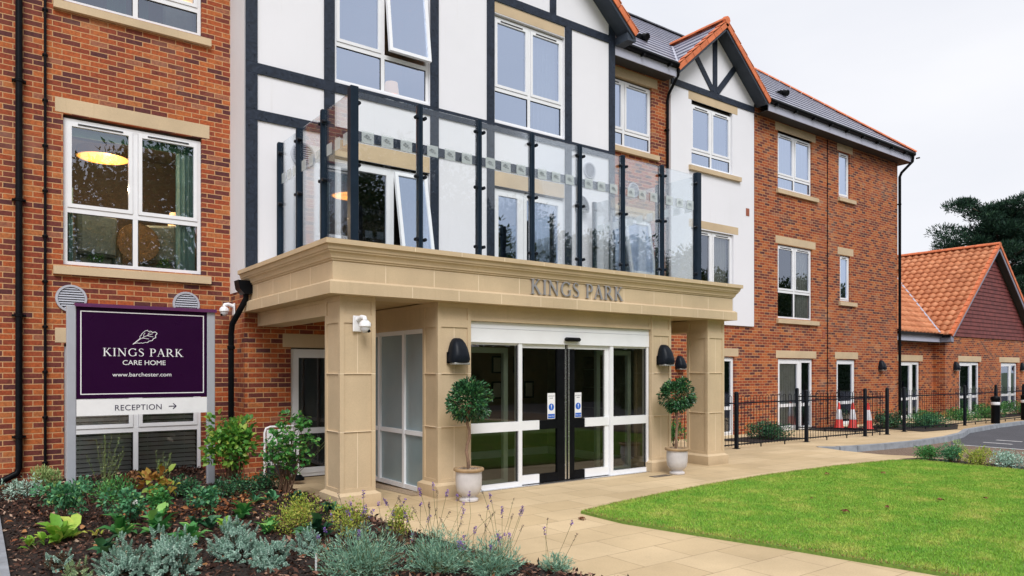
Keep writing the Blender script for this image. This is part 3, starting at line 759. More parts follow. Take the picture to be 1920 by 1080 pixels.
panelled(4.70, 5.20, S, S+.39, 0, 2.48, 'pilaster', RL, (.89, 1.57)); panelled(8.63, 9.09, S, S+.39, 0, 2.48, 'pilaster', RL, (.89, 1.57))
def beam(x0, x1, y0, y1, z0, z1, face):
    m = MB(); m.box(x0+.012, x1-.012, y0+.012, y1-.012, z0, z1); w = .04
    if face == 'y':
        m.box(x0, x1, y0, y0+.012, z0, z0+w); m.box(x0, x1, y0, y0+.012, z1-w, z1)
        for a in (x0, x1-w): m.box(a, a+w, y0+.0005, y0+.012, z0+w, z1-w)
    else:
        for X in (x0, x1-.012):
            m.box(X, X+.012, y0, y1, z0, z0+w); m.box(X, X+.012, y0, y1, z1-w, z1)
            for a in (y0, y1-w): m.box(X+.0005, X+.0115, a, a+w, z0+w, z1-w)
    return m.build('architrave', STONE, home)
beam(5.202, 8.628, 7.915, 8.28, 2.262, 2.478, 'y'); beam(3.43, 3.80, 8.352, B-.002, 2.275, 2.478, 'x'); beam(10.05, 10.43, 8.352, B-.002, 2.275, 2.478, 'x')
beam(4.70, 5.0, 8.292, B-.002, 2.16, 2.478, 'x'); beam(8.80, 9.08, 8.292, B-.002, 2.16, 2.478, 'x')
dk = MB(); dk.box(9.10, 10.05, B-.03, B-.001, 2.20, 2.475); dk.build('dark_panel', SOFFIT, home)
# raised letters on the frieze
def serif(ch):
    T, t = .135, .055; o = []
    def st(pts, w): o.append((pts, w if isinstance(w, (list, tuple)) else [w]*len(pts)))
    def sf(x0, x1, y): st([(x0, y), (x1, y)], .04)
    def arc(cx, cy, rx, ry, a0, a1, n, wf): st([(cx+rx*math.cos(R(a0+(a1-a0)*i/n)), cy+ry*math.sin(R(a0+(a1-a0)*i/n))) for i in range(n+1)], [wf(R(a0+(a1-a0)*i/n)) for i in range(n+1)])
    if ch == 'I': st([(.15, 0), (.15, 1)], T); sf(.0, .30, .02); sf(.0, .30, .98); return o, .34
    if ch == 'K':
        st([(.15, 0), (.15, 1)], T); sf(.0, .30, .02); sf(.0, .30, .98); st([(.20, .46), (.60, .98)], t); st([(.32, .58), (.70, .02)], T); sf(.48, .74, .98); sf(.58, .86, .02); return o, .84
    if ch == 'N':
        st([(.14, 0), (.14, .97)], t); st([(.74, .0), (.74, 1)], t); st([(.12, .97), (.74, .03)], T); sf(.0, .20, .98); sf(.01, .27, .02); sf(.61, .87, .98); return o, .92
    if ch == 'G':
        arc(.46, .5, .38, .47, 42, 330, 16, lambda a: .05+.085*abs(math.cos(a))); st([(.76, .08), (.76, .44)], .11); sf(.62, .88, .44); st([(.74, .82), (.74, .98)], .04); return o, .92
    if ch == 'S':
        st([(.46, .80), (.44, .90), (.32, .97), (.18, .95), (.08, .85), (.08, .73), (.16, .62), (.32, .50), (.46, .38), (.49, .24), (.42, .08), (.27, .02), (.12, .05), (.05, .17)], [.05, .05, .05, .06, .09, .11, .13, .14, .13, .11, .08, .05, .05, .05]); return o, .58
    if ch in 'PR':
        st([(.15, 0), (.15, 1)], T); sf(.0, .31, .02); sf(.0, .22, .98); st([(.15, .97), (.32, .97)], .05)
        arc(.32, .72, .24, .25, 90, -90, 8, lambda a: .05+.09*max(0, math.cos(a))); st([(.32, .47), (.17, .47)], .045)
        if ch == 'R': st([(.34, .48), (.72, .01)], T*.9); sf(.64, .84, .02); return o, .84
        return o, .64
    if ch == 'A':
        st([(.10, .0), (.40, 1.0)], t); st([(.38, 1.0), (.70, .0)], T); st([(.20, .34), (.58, .34)], .045); sf(.0, .22, .02); sf(.56, .84, .02); return o, .82
    return o, .34
def serif_text(txt, x0, x1, z0, h, y, dep, mat, name, parent, each=True):
    ws = [serif(c)[1] for c in txt]; gap = .10; tot = sum(ws)+gap*(len(txt)-1); k = (x1-x0)/tot; x = x0
    allm = MB()
    for ch, wd in zip(txt, ws):
        if ch != ' ':
            m = MB() if each else allm; q = 0
            for pts, w in serif(ch)[0]:
                for i in range(len(pts)-1):
                    (ax, ay), (bx, by) = pts[i], pts[i+1]; A = Vector((x+ax*k, z0+ay*h)); Bv = Vector((x+bx*k, z0+by*h)); d = Bv-A
                    if d.length < 1e-6: continue
                    n = Vector((-d.y, d.x)).normalized(); e = d.normalized()*.0; wa, wb = w[i]*h/2, w[i+1]*h/2
                    P_ = [A-n*wa-e, Bv-n*wb+e, Bv+n*wb+e, A+n*wa-e]; q += 1
                    m.prism([(p.x, p.y) for p in P_], 'y', y-dep-q*.00015, y)
            if each: m.build(name, mat, parent)
        x += (wd+gap)*k
    if not each: return allm.build(name, mat, parent)
serif_text('KINGS PARK', 6.09, 7.86, 2.658, .205, PY-.012, .018, METAL, 'raised_letter', po)

# ------------------------------------------------------------------ automatic entrance doors
DY = 7.965
en = MB()
en.box(5.202, 8.628, DY-.01, DY+.12, 1.985, 2.17); en.box(5.202, 8.628, DY-.004, DY+.12, 2.174, 2.258)
en.box(5.202, 5.235, DY, DY+.1, .0, 1.985); en.box(8.585, 8.628, DY, DY+.1, .0, 1.985)
for a, b in ((6.03, 6.092), (7.783, 7.848)): en.box(a, b, DY, DY+.1, 0, 1.985)
for a, b in ((5.235, 6.03), (7.848, 8.585)):
    en.box(a, b, DY+.002, DY+.07, .775, .905); en.box(a, b, DY+.002, DY+.07, 0, .075); en.box(a, b, DY+.03, DY+.07, 1.955, 1.985)
ent = en.build('entrance_screen', UPVC, home)
g = MB(); G2 = MB()
for a, b in ((5.235, 6.03), (7.848, 8.585)):
    g.face([(a, DY+.035, .905), (b, DY+.035, .905), (b, DY+.035, 1.955), (a, DY+.035, 1.955)]); g.face([(a, DY+.035, .075), (b, DY+.035, .075), (b, DY+.035, .775), (a, DY+.035, .775)])
    for q0, q1 in ((.905, 1.955), (.075, .775)):
        G2.box(b-.014, b, DY+.02, DY+.034, q0, q1)
g.build('pane', DGLASS, ent, fix=False); G2.build('seal', GASKET, ent)
ins = MB()                                      # second frame of the lobby just inside
for a, b in ((5.28, 6.08), (7.80, 8.56)):
    sash_ring(ins, a, b, .0, 1.93, DY+.32, DY+.38, .075); ins.box(a+.075, b-.075, DY+.32, DY+.38, .79, .88)
ins.build('inner_frame', plain('greenish_frame', (.50, .58, .53), .4, .04), ent)
def slider(x0, x1, inner_left):
    # x0..x1 leaf; black meeting stile at the inner edge, white half rails at the outer edge
    m = MB(); k = MB(); gl_ = MB(); y0, y1 = DY+.04, DY+.085
    if inner_left: ws0, ws1, bs0, bs1 = x1-.49, x1, x0, x0+.125
    else: ws0, ws1, bs0, bs1 = x0, x0+.325, x1-.145, x1
    m.box(ws0, ws1, y0-.012, y1, .775, .905); m.box(ws0, ws1, y0-.012, y1, .022, .145); m.box(x0, x1, y0-.004, y1, 1.925, 1.983)
    if inner_left: m.box(x1-.075, x1, y0, y1, .022, 1.925)
    mid0, mid1 = (bs1, ws0) if inner_left else (ws1, bs0)
    k.box(bs0, bs1, y0-.004, y1, .022, 1.925); k.box(mid0, mid1, y0-.002, y1, .775, .900); k.box(mid0, mid1, y0-.002, y1, .022, .14)
    gx0, gx1 = (bs1, x1-.075) if inner_left else (x0, bs0)
    for q0, q1 in ((.90, 1.925), (.14, .78)): gl_.face([(gx0, y0+.02, q0), (gx1, y0+.02, q0), (gx1, y0+.02, q1), (gx0, y0+.02, q1)])
    o = m.build('sliding_door', UPVC, home); k.build('black_stile', BLACK, o); gl_.build('pane', DGLASS, o, fix=False)
    s_ = MB(); xs = x0 if inner_left else x1
    s_.box(xs-.012, xs+.012, y0-.02, y0-.004, .03, 1.92); s_.build('edge_strip', STEEL, o)
    # safety sticker
    st = MB(); sx = (gx1-.17, gx1-.03) if not inner_left else (gx0+.02, gx0+.15)
    st.box(sx[0], sx[1], y0+.014, y0+.018, .915, 1.285); a = st.build('safety_sticker', WHITE, o)
    cx = (sx[0]+sx[1])/2; b = MB(); b.lathe([(0, -.0015), (.050, -.0015), (.050, 0)], (cx, y0+.0135, 1.085), 24, None, 'y'); b.box(sx[0]+.008, sx[1]-.008, y0+.0115, y0+.013, .925, .985)
    BL = MATS.get('safety_blue') or plain('safety_blue', (.02, .12, .55), .4, .03)
    b.build('blue_mark', BL, a); w = MB(); w.prism([(cx-.008, 1.118), (cx+.008, 1.118), (cx+.004, 1.072), (cx-.004, 1.072)], 'y', y0+.0095, y0+.0115); w.lathe([(0, -.001), (.006, -.001), (.006, 0)], (cx, y0+.011, 1.058), 10, None, 'y')
    w.build('exclamation_mark', WHITE, a)
    text_obj('lettering', 'Keep clear', .026, WHITE, face_y(cx, y0+.0108, .947), a, depth=.0005)
    text_obj('lettering', 'AUTOMATIC', .020, MATS.get('ink') or plain('ink', (.03, .04, .09), .5), face_y(cx, y0+.0132, 1.235), a, depth=.0005)
    text_obj('lettering', 'DOOR', .020, MATS['ink'], face_y(cx, y0+.0132, 1.205), a, depth=.0005)
    return o
slider(6.094, 6.905, False); slider(6.965, 7.781, True)
sn = MB(); sn.tube([(6.83, DY-.05, 2.06), (6.85, DY-.055, 2.06), (7.10, DY-.055, 2.06), (7.12, DY-.05, 2.06)], .030, 12, None, True, [.018, .03, .03, .018]); sn.box(6.86, 7.09, DY-.04, DY-.009, 2.04, 2.08)
sn.build('door_sensor', BLACK, home)
th = MB(); th.box(5.21, 8.62, DY-.06, DY+.12, -.02, .012); th.build('threshold', STEEL, home)
# side glazing of the lobby, blinds behind it
sg = MB(); X = 4.72; ys = [8.292, 8.86, 9.60, 10.33, B-.003]
sg.box(X, X+.07, 8.292, B-.003, .0, .06); sg.box(X, X+.07, 8.292, B-.003, 2.10, 2.158); sg.box(X+.002, X+.068, 8.292, B-.003, .74, .80)
for y in ys: sg.box(X-.004, X+.074, y-.028 if y > 8.3 else y, y+.028 if y < 11 else y, .0, 2.158)
so_ = sg.build('lobby_side_window', UPVC, home)
pg = MB()
for a, b in zip(ys, ys[1:]):
    for c, d in ((.06, .74), (.80, 2.10)): pg.face([(X+.03, a+.028, c), (X+.03, b-.028, c), (X+.03, b-.028, d), (X+.03, a+.028, d)])
pg.build('pane', SATIN, so_, fix=False)
fl = MB(); fl.box(X+.034, X+.040, 8.30, B-.01, .06, 2.10)
fl.build('privacy_film', FILM, so_)
# lobby interior
LB = MB()
LB.face([(4.85, 8.1, .004), (9.0, 8.1, .004), (9.0, 10.95, .004), (4.85, 10.95, .004)], plain('lobby_floor', (.10, .085, .06), .4))
LB.face([(4.85, 10.95, 0), (9.0, 10.95, 0), (9.0, 10.95, 2.45), (4.85, 10.95, 2.45)], plain('lobby_back_wall', (.24, .17, .12), .8, .2, 1))
LB.face([(9.0, 8.3, 0), (9.0, 10.95, 0), (9.0, 10.95, 2.45), (9.0, 8.3, 2.45)], plain('lobby_wall', (.42, .38, .28), .8)); LB.face([(4.85, 8.3, 0), (4.85, 10.95, 0), (4.85, 10.95, 2.45), (4.85, 8.3, 2.45)], DARKROOM)
LB.face([(4.85, 8.1, 2.255), (9.0, 8.1, 2.255), (9.0, 10.95, 2.255), (4.85, 10.95, 2.255)], DARKROOM)
LB.box(4.9, 8.98, 10.90, 10.94, .0, .14, UPVC); LB.box(8.96, 8.995, 8.4, 10.9, .0, .14, UPVC)
LB.build('lobby_wall', DARKROOM, home, fix=False)
PAPER = plain('paper', (.50, .48, .44), .6); FRAMEM = plain('picture_frame_black', (.01, .01, .01), .5)
pic_lab = ['framed notice on the dark lobby wall, upper row nearest the doors\' black stile', 'framed notice at the left of the upper row on the lobby wall', 'framed notice at the left of the lower row on the lobby wall', 'framed colourful poster in the upper row on the lobby wall', 'framed sketch at the right of the lower row on the lobby wall', 'framed notice in the middle of the lower row on the lobby wall']
for i, (x, z, w, h) in enumerate(((7.05, 1.72, .22, .32), (6.55, 1.72, .22, .32), (6.55, 1.25, .22, .32), (8.05, 1.72, .26, .34), (8.10, 1.22, .22, .34), (7.30, 1.25, .22, .32))):
    f = MB(); x += 1.1; sash_ring(f, x, x+w, z-h/2, z+h/2, 10.90, 10.925, .02); f.box(x+.01, x+w-.01, 10.915, 10.945, z-h/2+.01, z+h/2-.01)
    o = f.build('picture_frame', FRAMEM); p = MB(); p.box(x+.03, x+w-.03, 10.909, 10.913, z-h/2+.03, z+h/2-.03); p.build('print', PAPER, o)
    tag(o, pic_lab[i], 'picture', 'framed notices on the lobby wall')
cbx = MB()
for a, b in ((1.32, 1.62), (.95, 1.30), (.62, .93), (1.64, 1.86)):
    cbx.box(8.985, 8.999, 9.1, 9.9, a, b, None); 
nb = cbx.build('notice_board', plain('board_brown', (.20, .14, .10), .6)); tag(nb, 'brown panelled notice board on the lobby side wall seen through the right sliding door', 'notice board')

# ------------------------------------------------------------------ balcony railing
def post(x, y, w, d, side, big=False):
    m = MB(); z0, z1 = 3.092, 5.045+(.02 if big else 0)
    m.box(x-w/2, x+w/2, y-d/2, y+d/2, z0, z1, None, .006)
    if not big:
        e = .008
        if side == 'f': m.box(x-w*.18, x+w*.18, y-d/2-e, y-d/2, z0, z1-.03)
        else: m.box(x-w/2-e, x-w/2, y-d*.18, y+d*.18, z0, z1-.03)
    m.box(x-w/2-.03, x+w/2+.03, y-d/2-.03, y+d/2+.03, z0, z0+.012)
    return m.build('railing_post', POSTMET, home)
fx = [3.70+i*.921 for i in range(8)]
sy = [9.14, 10.04, 10.84]
BYF = 8.23
def clamps(o, x, y, side, both):
    m = MB()
    for z in (3.30, 4.11, 4.87):
        for s_ in both:
            if side == 'f':
                c = (x+s_*.062, y-.02, z); m.lathe([(.0, -.035), (.022, -.032), (.024, -.012), (.024, .02), (.0, .022)], c, 12, None, 'y'); m.box(min(x, c[0]), max(x, c[0]), y-.012, y+.012, z-.01, z+.01)
            else:
                c = (x-.02, y+s_*.062, z); m.lathe([(.0, -.035), (.022, -.032), (.024, -.012), (.024, .02), (.0, .022)], c, 12, None, 'x'); m.box(x-.012, x+.012, min(y, c[1]), max(y, c[1]), z-.01, z+.01)
    m.build('glass_clamp', BLACKMET, o)
LOGO = plain('grey_print', (.16, .18, .20), .6)
def sticker(m, k, p, ax, dy):            # a frosted square with a small leaf sprig
    a = Vector(ax); p = Vector(p); up_ = Vector((0, 0, 1)); n = a.cross(up_).normalized()*dy
    m.obox(p, a*.082, n*.001, up_*.074, FROSTED)
    for j, (u, v, l, r_) in enumerate(((-.03, .012, .024, .6), (-.005, .018, .022, -.4), (.012, -.004, .02, .8), (-.018, -.008, .018, -.7), (.032, -.02, .014, .2))):
        c = p+a*u+up_*v+n*.003; d = (a*math.cos(r_)+up_*math.sin(r_))*l; e = (a*-math.sin(r_)+up_*math.cos(r_))*l*.32
        for i in range(6):
            t0, t1 = math.pi*2*i/6, math.pi*2*(i+1)/6
            m.bar(c+d*math.cos(t0)+e*math.sin(t0), c+d*math.cos(t1)+e*math.sin(t1), .0035, .001, n, LOGO)
def panel(p0, p1, side, nst=3):
    g_ = MB(); s_ = MB()
    if side == 'f': g_.box(p0[0]+.045, p1[0]-.045, p0[1]-.006, p0[1]+.006, 3.14, 5.02)
    else: g_.box(p0[0]-.006, p0[0]+.006, p0[1]+.045, p1[1]-.045, 3.14, 5.02)
    o = g_.build('glass_panel', BGLASS, home)
    a = Vector((1, 0, 0)) if side == 'f' else Vector((0, 1, 0)); L_ = (Vector(p1)-Vector(p0)).length
    for i in range(nst):
        c = Vector((p0[0], p0[1], 4.48))+a*L_*((i+.72)/(nst+.45)); c += (Vector((0, -.008, 0)) if side == 'f' else Vector((-.008, 0, 0)))
        sticker(s_, o, c, a, 1)
    s_.build('frosted_marking', FROSTED, o)
for i, x in enumerate(fx):
    if i in (0, 7): p = post(x, BYF, .105, .105, 'f', True)
    else: p = post(x, BYF, .062, .085, 'f')
    clamps(p, x, BYF, 'f', [1] if i == 0 else [-1] if i == 7 else [-1, 1])
    if i: panel((fx[i-1], BYF), (x, BYF), 'f')
for X in (3.70, 10.147):
    yy = [BYF]+sy
    for j, y in enumerate(sy):
        p = post(X, y, .085, .062, 's'); clamps(p, X, y, 's', [-1, 1] if j < 2 else [-1]); panel((X, yy[j]), (X, y), 's')

# ------------------------------------------------------------------ vents, lamps, cameras on the walls
round_vent(1.085, 2.615, W-.002, 'round grey louvred vent on the brick behind the left post of the purple sign')
round_vent(2.585, 2.615, W-.002, 'round grey louvred vent on the brick just above the right end of the purple sign')
round_vent(4.12, 4.98, B-.014, 'round louvred vent on the white wall behind the left glass side of the balcony')
round_vent(10.19, 5.745, B-.014, 'round louvred vent on the white wall right of the balcony doors', .16)
round_vent(12.27, 5.80, W-.002, 'round louvred vent on the brick strip behind the right end of the balcony', .17)
def wall_lamp(x, z, Y, label, first=[None], s=1.0):
    if first[0] is None:
        r = empty('wall_lamp'); m = MB(); n = 18; rows = []
        for t, hw, dp in ((0, .135, .17), (.12, .142, .185), (.3, .135, .178), (.55, .120, .155), (.78, .098, .118), (.93, .070, .08), (1, .040, .045)):
            row = []
            for k in range(n+1):
                a = math.pi*k/n; c_, s_ = math.cos(a), math.sin(a); e = .62
                row.append((hw*math.copysign(abs(c_)**e, c_), -dp*abs(s_)**e, -.15+.31*t))
            rows.append(row)
        vs_ = [p for row in rows for p in row]; fs = [(i*(n+1)+k, i*(n+1)+k+1, (i+1)*(n+1)+k+1, (i+1)*(n+1)+k) for i in range(len(rows)-1) for k in range(n)]
        fs += [tuple(range((len(rows)-1)*(n+1), len(rows)*(n+1))), tuple(range(n, -1, -1))]
        m.raw(vs_, fs, None, True); m.build('housing', BLACKMET, r)
        rb = MB(); pts = [(.075*math.cos(a_), -.135-.05*math.sin(max(0, 0))-.03*math.sin(a_*.5), .02+.10*math.sin(a_)) for a_ in [math.pi*i/10 for i in range(11)]]
        l = MB(); l.box(-.115, .115, -.155, -.01, -.185, -.152, None, .01); l.build('lens', plain('lamp_lens', (.30, .30, .29), .15, .05), r)
        bk = MB(); bk.box(-.145, .145, -.02, .0, -.165, -.02); bk.build('back_plate', BLACK, r)
        first[0] = r
    else:
        r = first[0].copy(); COL.objects.link(r)
        for c in first[0].children: d = c.copy(); COL.objects.link(d); d.parent = r
    r.location = (x, Y, z); r.scale = (s, s, s); tag(r, label, 'wall lamp', 'black bulkhead lamps on the walls'); return r
wall_lamp(4.975, 1.865, S, 'black wall lamp on the stone pilaster left of the entrance, above the left potted tree')
wall_lamp(8.89, 1.865, S, 'black wall lamp on the stone pilaster right of the entrance, above the right potted tree')
wall_lamp(13.86, 1.82, W, 'black lamp on the brick wall, half hidden behind the right pilaster lamp')
wall_lamp(23.75, 1.80, W, 'black wall lamp on the brick wall between single door and corner downpipe')
wall_lamp(9.95, 5.02, B-.014, 'dark wall lamp on the white wall behind the balcony glass, right of the doors')
def dome(loc, rz_, label, down=True):
    r = empty('security_camera'); m = MB(); m.box(-.065, .065, -.018, 0, -.09, .10, None, .008); m.build('wall_plate', WHITE, r)
    a = MB(); a.tube([(0, -.01, .05), (0, -.09, .08), (0, -.14, .07), (0, -.15, .04)], .028, 12); a.build('bracket', WHITE, r)
    h = MB(); h.lathe([(.0, .05), (.04, .048), (.066, .02), (.07, -.02), (.062, -.03)], (0, -.15, -.01), 20); h.build('housing', WHITE, r)
    b = MB(); b.lathe([(.058, 0), (.055, -.03), (.04, -.055), (.02, -.068), (0, -.071)], (0, -.15, -.04), 20); b.build('dome', MATS.get('camera_dome') or plain('camera_dome', (.60, .60, .62), .12, .03), r)
    e = MB(); e.lathe([(0, -.024), (.016, -.022), (.02, 0), (.0, .0)], (0.02, -.185, -.085), 12, None, 'y'); e.build('lens', BLACK, r)
    r.location = loc; r.rotation_euler = (0, 0, rz_); tag(r, label, 'camera', 'white security cameras'); return r
dome((3.60, S, 2.15), R(14), 'white dome security camera high on the front of the left stone column')
dome((3.225, 11.55, 2.55), R(-90), 'white dome security camera reaching out from the brick corner right of the purple sign')
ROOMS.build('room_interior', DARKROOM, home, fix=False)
settle(home, (7.0, 11.0, 0))
# ------------------------------------------------------------------ ground
def poly_sheet(name, poly, zf, mat, cuts=(), kind='structure', skirt=0):
    bm = bmesh.new(); vs_ = [bm.verts.new((x, y, 0)) for x, y in poly]; bm.faces.new(vs_).normal_update()
    bmesh.ops.triangulate(bm, faces=bm.faces[:])
    for c in cuts: bmesh.ops.bisect_plane(bm, geom=bm.verts[:]+bm.edges[:]+bm.faces[:], plane_co=(0, c, 0), plane_no=(0, 1, 0))
    if skirt:
        e = [x for x in bm.edges if x.is_boundary]; r = bmesh.ops.extrude_edge_only(bm, edges=e); low = {v for v in r['geom'] if isinstance(v, bmesh.types.BMVert)}
    else: low = set()
    for v in bm.verts: v.co.z = zf(v.co.x, v.co.y)-(skirt if v in low else 0)
    me = bpy.data.meshes.new(name); bmesh.ops.recalc_face_normals(bm, faces=bm.faces[:]); bm.to_mesh(me); bm.free(); me.materials.append(mat)
    for p in me.polygons:
        if abs(p.normal.z) > .5 and p.normal.z < 0: me.flip_normals(); break
    o = bpy.data.objects.new(name, me); COL.objects.link(o); o['kind'] = kind; return o
def soil_mat(name, c0, c1, sc=30, b_=.6):
    m, t, b = nt(name); v = coords(t); n1 = noise(t, v, sc, 8, .7); n2 = noise(t, v, 1.2, 3)
    c = ramp(t, n1, [(.3, c0), (.7, c1)]); c = mixc(t, .4, c, ramp(t, n2, [(.3, (.75, .75, .75)), (.7, (1.2, 1.2, 1.2))]), 'MULTIPLY')
    L(t, c, b.inputs['Base Color']); b.inputs['Roughness'].default_value = .95; bump(t, b, n1, b_, .02); return m
def slab_mat(name, sx=.60, sy=.45):
    m, t, b = nt(name); v = coords(t); s = N(t, 'ShaderNodeSeparateXYZ'); L(t, v, s.inputs[0])
    ry = math_(t, 'DIVIDE', math_(t, 'ADD', s.outputs[1], 40), sy); ri = math_(t, 'FLOOR', ry)
    ux = math_(t, 'ADD', math_(t, 'DIVIDE', math_(t, 'ADD', s.outputs[0], 40), sx), math_(t, 'MULTIPLY', math_(t, 'MODULO', ri, 2), .5)); ci = math_(t, 'FLOOR', ux)
    cb = N(t, 'ShaderNodeCombineXYZ'); L(t, ci, cb.inputs[0]); L(t, ri, cb.inputs[1]); w = N(t, 'ShaderNodeTexWhiteNoise', noise_dimensions='3D'); L(t, cb.outputs[0], w.inputs['Vector'])
    base = ramp(t, w.outputs['Value'], [(0, (.54, .405, .235)), (1, (.62, .475, .29))])
    f = noise(t, v, 60, 5, .7); g = noise(t, v, .7, 5, .6)
    base = mixc(t, .6, base, ramp(t, f, [(.3, (.86, .86, .86)), (.7, (1.12, 1.12, 1.12))]), 'MULTIPLY')
    base = mixc(t, .7, base, ramp(t, g, [(.3, (.70, .69, .67)), (.65, (1.10, 1.10, 1.10))]), 'MULTIPLY')
    base = mixc(t, math_(t, 'MULTIPLY', ramp(t, noise(t, v, 3.1, 7, .75), [(.60, (0, 0, 0)), (.74, (1, 1, 1))]), .30), base, (.27, .20, .13))
    def ed(u, l): q = math_(t, 'FRACT', u); return math_(t, 'MULTIPLY', math_(t, 'MINIMUM', q, math_(t, 'SUBTRACT', 1, q)), l)
    d = math_(t, 'MINIMUM', ed(ux, sx), ed(ry, sy)); d = math_(t, 'ADD', d, math_(t, 'MULTIPLY', math_(t, 'SUBTRACT', noise(t, v, 5, 4), .5), .008))
    mr = N(t, 'ShaderNodeMapRange', interpolation_type='SMOOTHSTEP'); L(t, d, mr.inputs[0]); mr.inputs[1].default_value = .001; mr.inputs[2].default_value = .0055
    jc = mixc(t, noise(t, v, 3, 3), (.15, .10, .06), (.42, .30, .17))
    L(t, mixc(t, mr.outputs[0], jc, base), b.inputs['Base Color']); b.inputs['Roughness'].default_value = .8
    bump(t, b, math_(t, 'ADD', mr.outputs[0], math_(t, 'MULTIPLY', f, .25)), .35, .006); return m
GROUNDM = soil_mat('rough_grass_ground', (.05, .075, .03), (.10, .13, .05), 3)
poly_sheet('ground', [(-700, -700), (900, -700), (900, 900), (-700, 900)], lambda x, y: -.30, GROUNDM)
KL = [(14.30, 8.42), (14.65, 8.16), (15.10, 8.03), (16.0, 7.90), (17.1, 7.80), (19.0, 7.85), (20.5, 8.10), (22.0, 8.55), (25.0, 8.84), (28.0, 8.92), (34, 9.05), (46, 9.3)]
pav = [(-8, -14), (14.05, -14), (14.05, 4.0), (14.25, 6.4), (13.98, 6.95), (14.05, 7.75)]+KL+[(46, 12.6), (-8, 12.6)]
poly_sheet('paving', pav, lambda x, y: gz(y), slab_mat('paving_slabs'), [8.2, 9.2, 10.2, 11.2], skirt=.2)
GRAV = soil_mat('gravel', (.075, .045, .032), (.30, .21, .15), 38, .9)
grv = [(14.05, -14), (60, -14), (60, 9.35)]+KL[::-1]+[(14.05, 7.75), (13.98, 6.95), (14.25, 6.4), (14.05, 4.0)]
poly_sheet('gravel_ground', grv, lambda x, y: -.115, GRAV)
asp = [(18.3, -14), (60, -14), (60, 9.30)]+[(x+.0, y-.02) for x, y in KL[::-1] if x > 19.2]+[(19.6, 7.88), (18.9, 7.7), (18.3, 7.45)]
poly_sheet('road', asp, lambda x, y: -.109, soil_mat('asphalt', (.045, .046, .054), (.095, .095, .11), 60, .4))
ml = MB(); ml.box(18.27, 18.37, -13.9, 7.40, -.108, -.1045); ml.box(19.4, 19.5, 6.6, 7.2, -.108, -.1045); ml.box(20.3, 20.4, 6.7, 7.25, -.108, -.1045)
o = ml.build('road_marking', plain('road_paint', (.55, .55, .55), .7, .25, 12)); tag(o, 'worn white line painted along the edge of the dark asphalt', 'road marking', None, 'structure')
kb = MB()
for (x0, y0), (x1, y1) in zip(KL, KL[1:]):
    d = Vector((x1-x0, y1-y0)); n = Vector((-d.y, d.x)).normalized()*.07; L_ = d.length; k = max(1, round(L_/.9)) if x0 > 15 else 1
    for i in range(k):
        a = Vector((x0, y0))+d*(i/k); b = Vector((x0, y0))+d*((i+1)/k)-d.normalized()*.006
        zt = gz(y0)+.012
        P_ = [(a-n, -.2), (b-n, -.2), (b+n, -.2), (a+n, -.2)]; T_ = [(a-n*.75, zt), (b-n*.75, zt), (b+n, zt), (a+n, zt)]
        kb.raw([(p.x, p.y, z) for p, z in P_+T_], [(0, 1, 2, 3), (7, 6, 5, 4), (0, 4, 5, 1), (1, 5, 6, 2), (2, 6, 7, 3), (3, 7, 4, 0)])
CONC = plain('kerb_concrete', (.26, .28, .31), .85, .25, 5, bmp=.3)
o = kb.build('kerb', CONC); o['kind'] = 'structure'
ke = MB()
for i in range(11): ke.box(.155, .215, .8+i*.95, .8+i*.95+.942, -.1, .060)
o = ke.build('bed_edging', CONC); o['kind'] = 'structure'
# gravel strip beside the lobby glass and along the far fence
STN = soil_mat('pea_gravel', (.20, .13, .08), (.62, .48, .34), 70, .9)
poly_sheet('gravel_strip', [(4.50, 8.20), (4.715, 8.20), (4.715, 11.05), (4.50, 11.05)], lambda x, y: gz(y)+.005, STN)
poly_sheet('gravel_strip', [(21.9, 8.62), (25, 8.92), (28, 9.0), (45, 9.4), (45, 9.75), (24, 9.6), (21.9, 9.2)], lambda x, y: gz(y)+.005, soil_mat('yellow_gravel', (.30, .20, .10), (.62, .45, .26), 55, .9))
SOIL = soil_mat('dark_soil', (.006, .004, .003), (.030, .018, .013), 45, .8)
for pl_ in ([(14.4, 9.95), (16.35, 9.95), (16.35, 11.2), (14.4, 11.2)], [(19.2, 10.2), (20.9, 10.2), (21.0, 11.78), (19.0, 11.78)], [(20.3, 8.95), (21.9, 8.75), (24.2, 9.65), (24.2, 11.3), (21.4, 11.3)], [(13.5, -2), (14.04, -2), (14.04, 4.0), (14.05, 6.15), (13.45, 6.35)], [(28.6, 10.2), (36, 10.2), (36, 11.2), (28.6, 11.2)]):
    poly_sheet('planting_bed', pl_, lambda x, y: gz(y)+.012, SOIL)
# drain cover by the right pilaster
dr = MB(); dr.box(8.22, 8.60, 7.45, 7.58, -.01, .004)
for i in range(9): dr.box(8.24+i*.04, 8.262+i*.04, 7.455, 7.575, .004, .007, STEEL)
o = dr.build('drain_cover', BLACKMET); tag(o, 'small dark drain grating in the paving beside the right planter', 'drain cover')
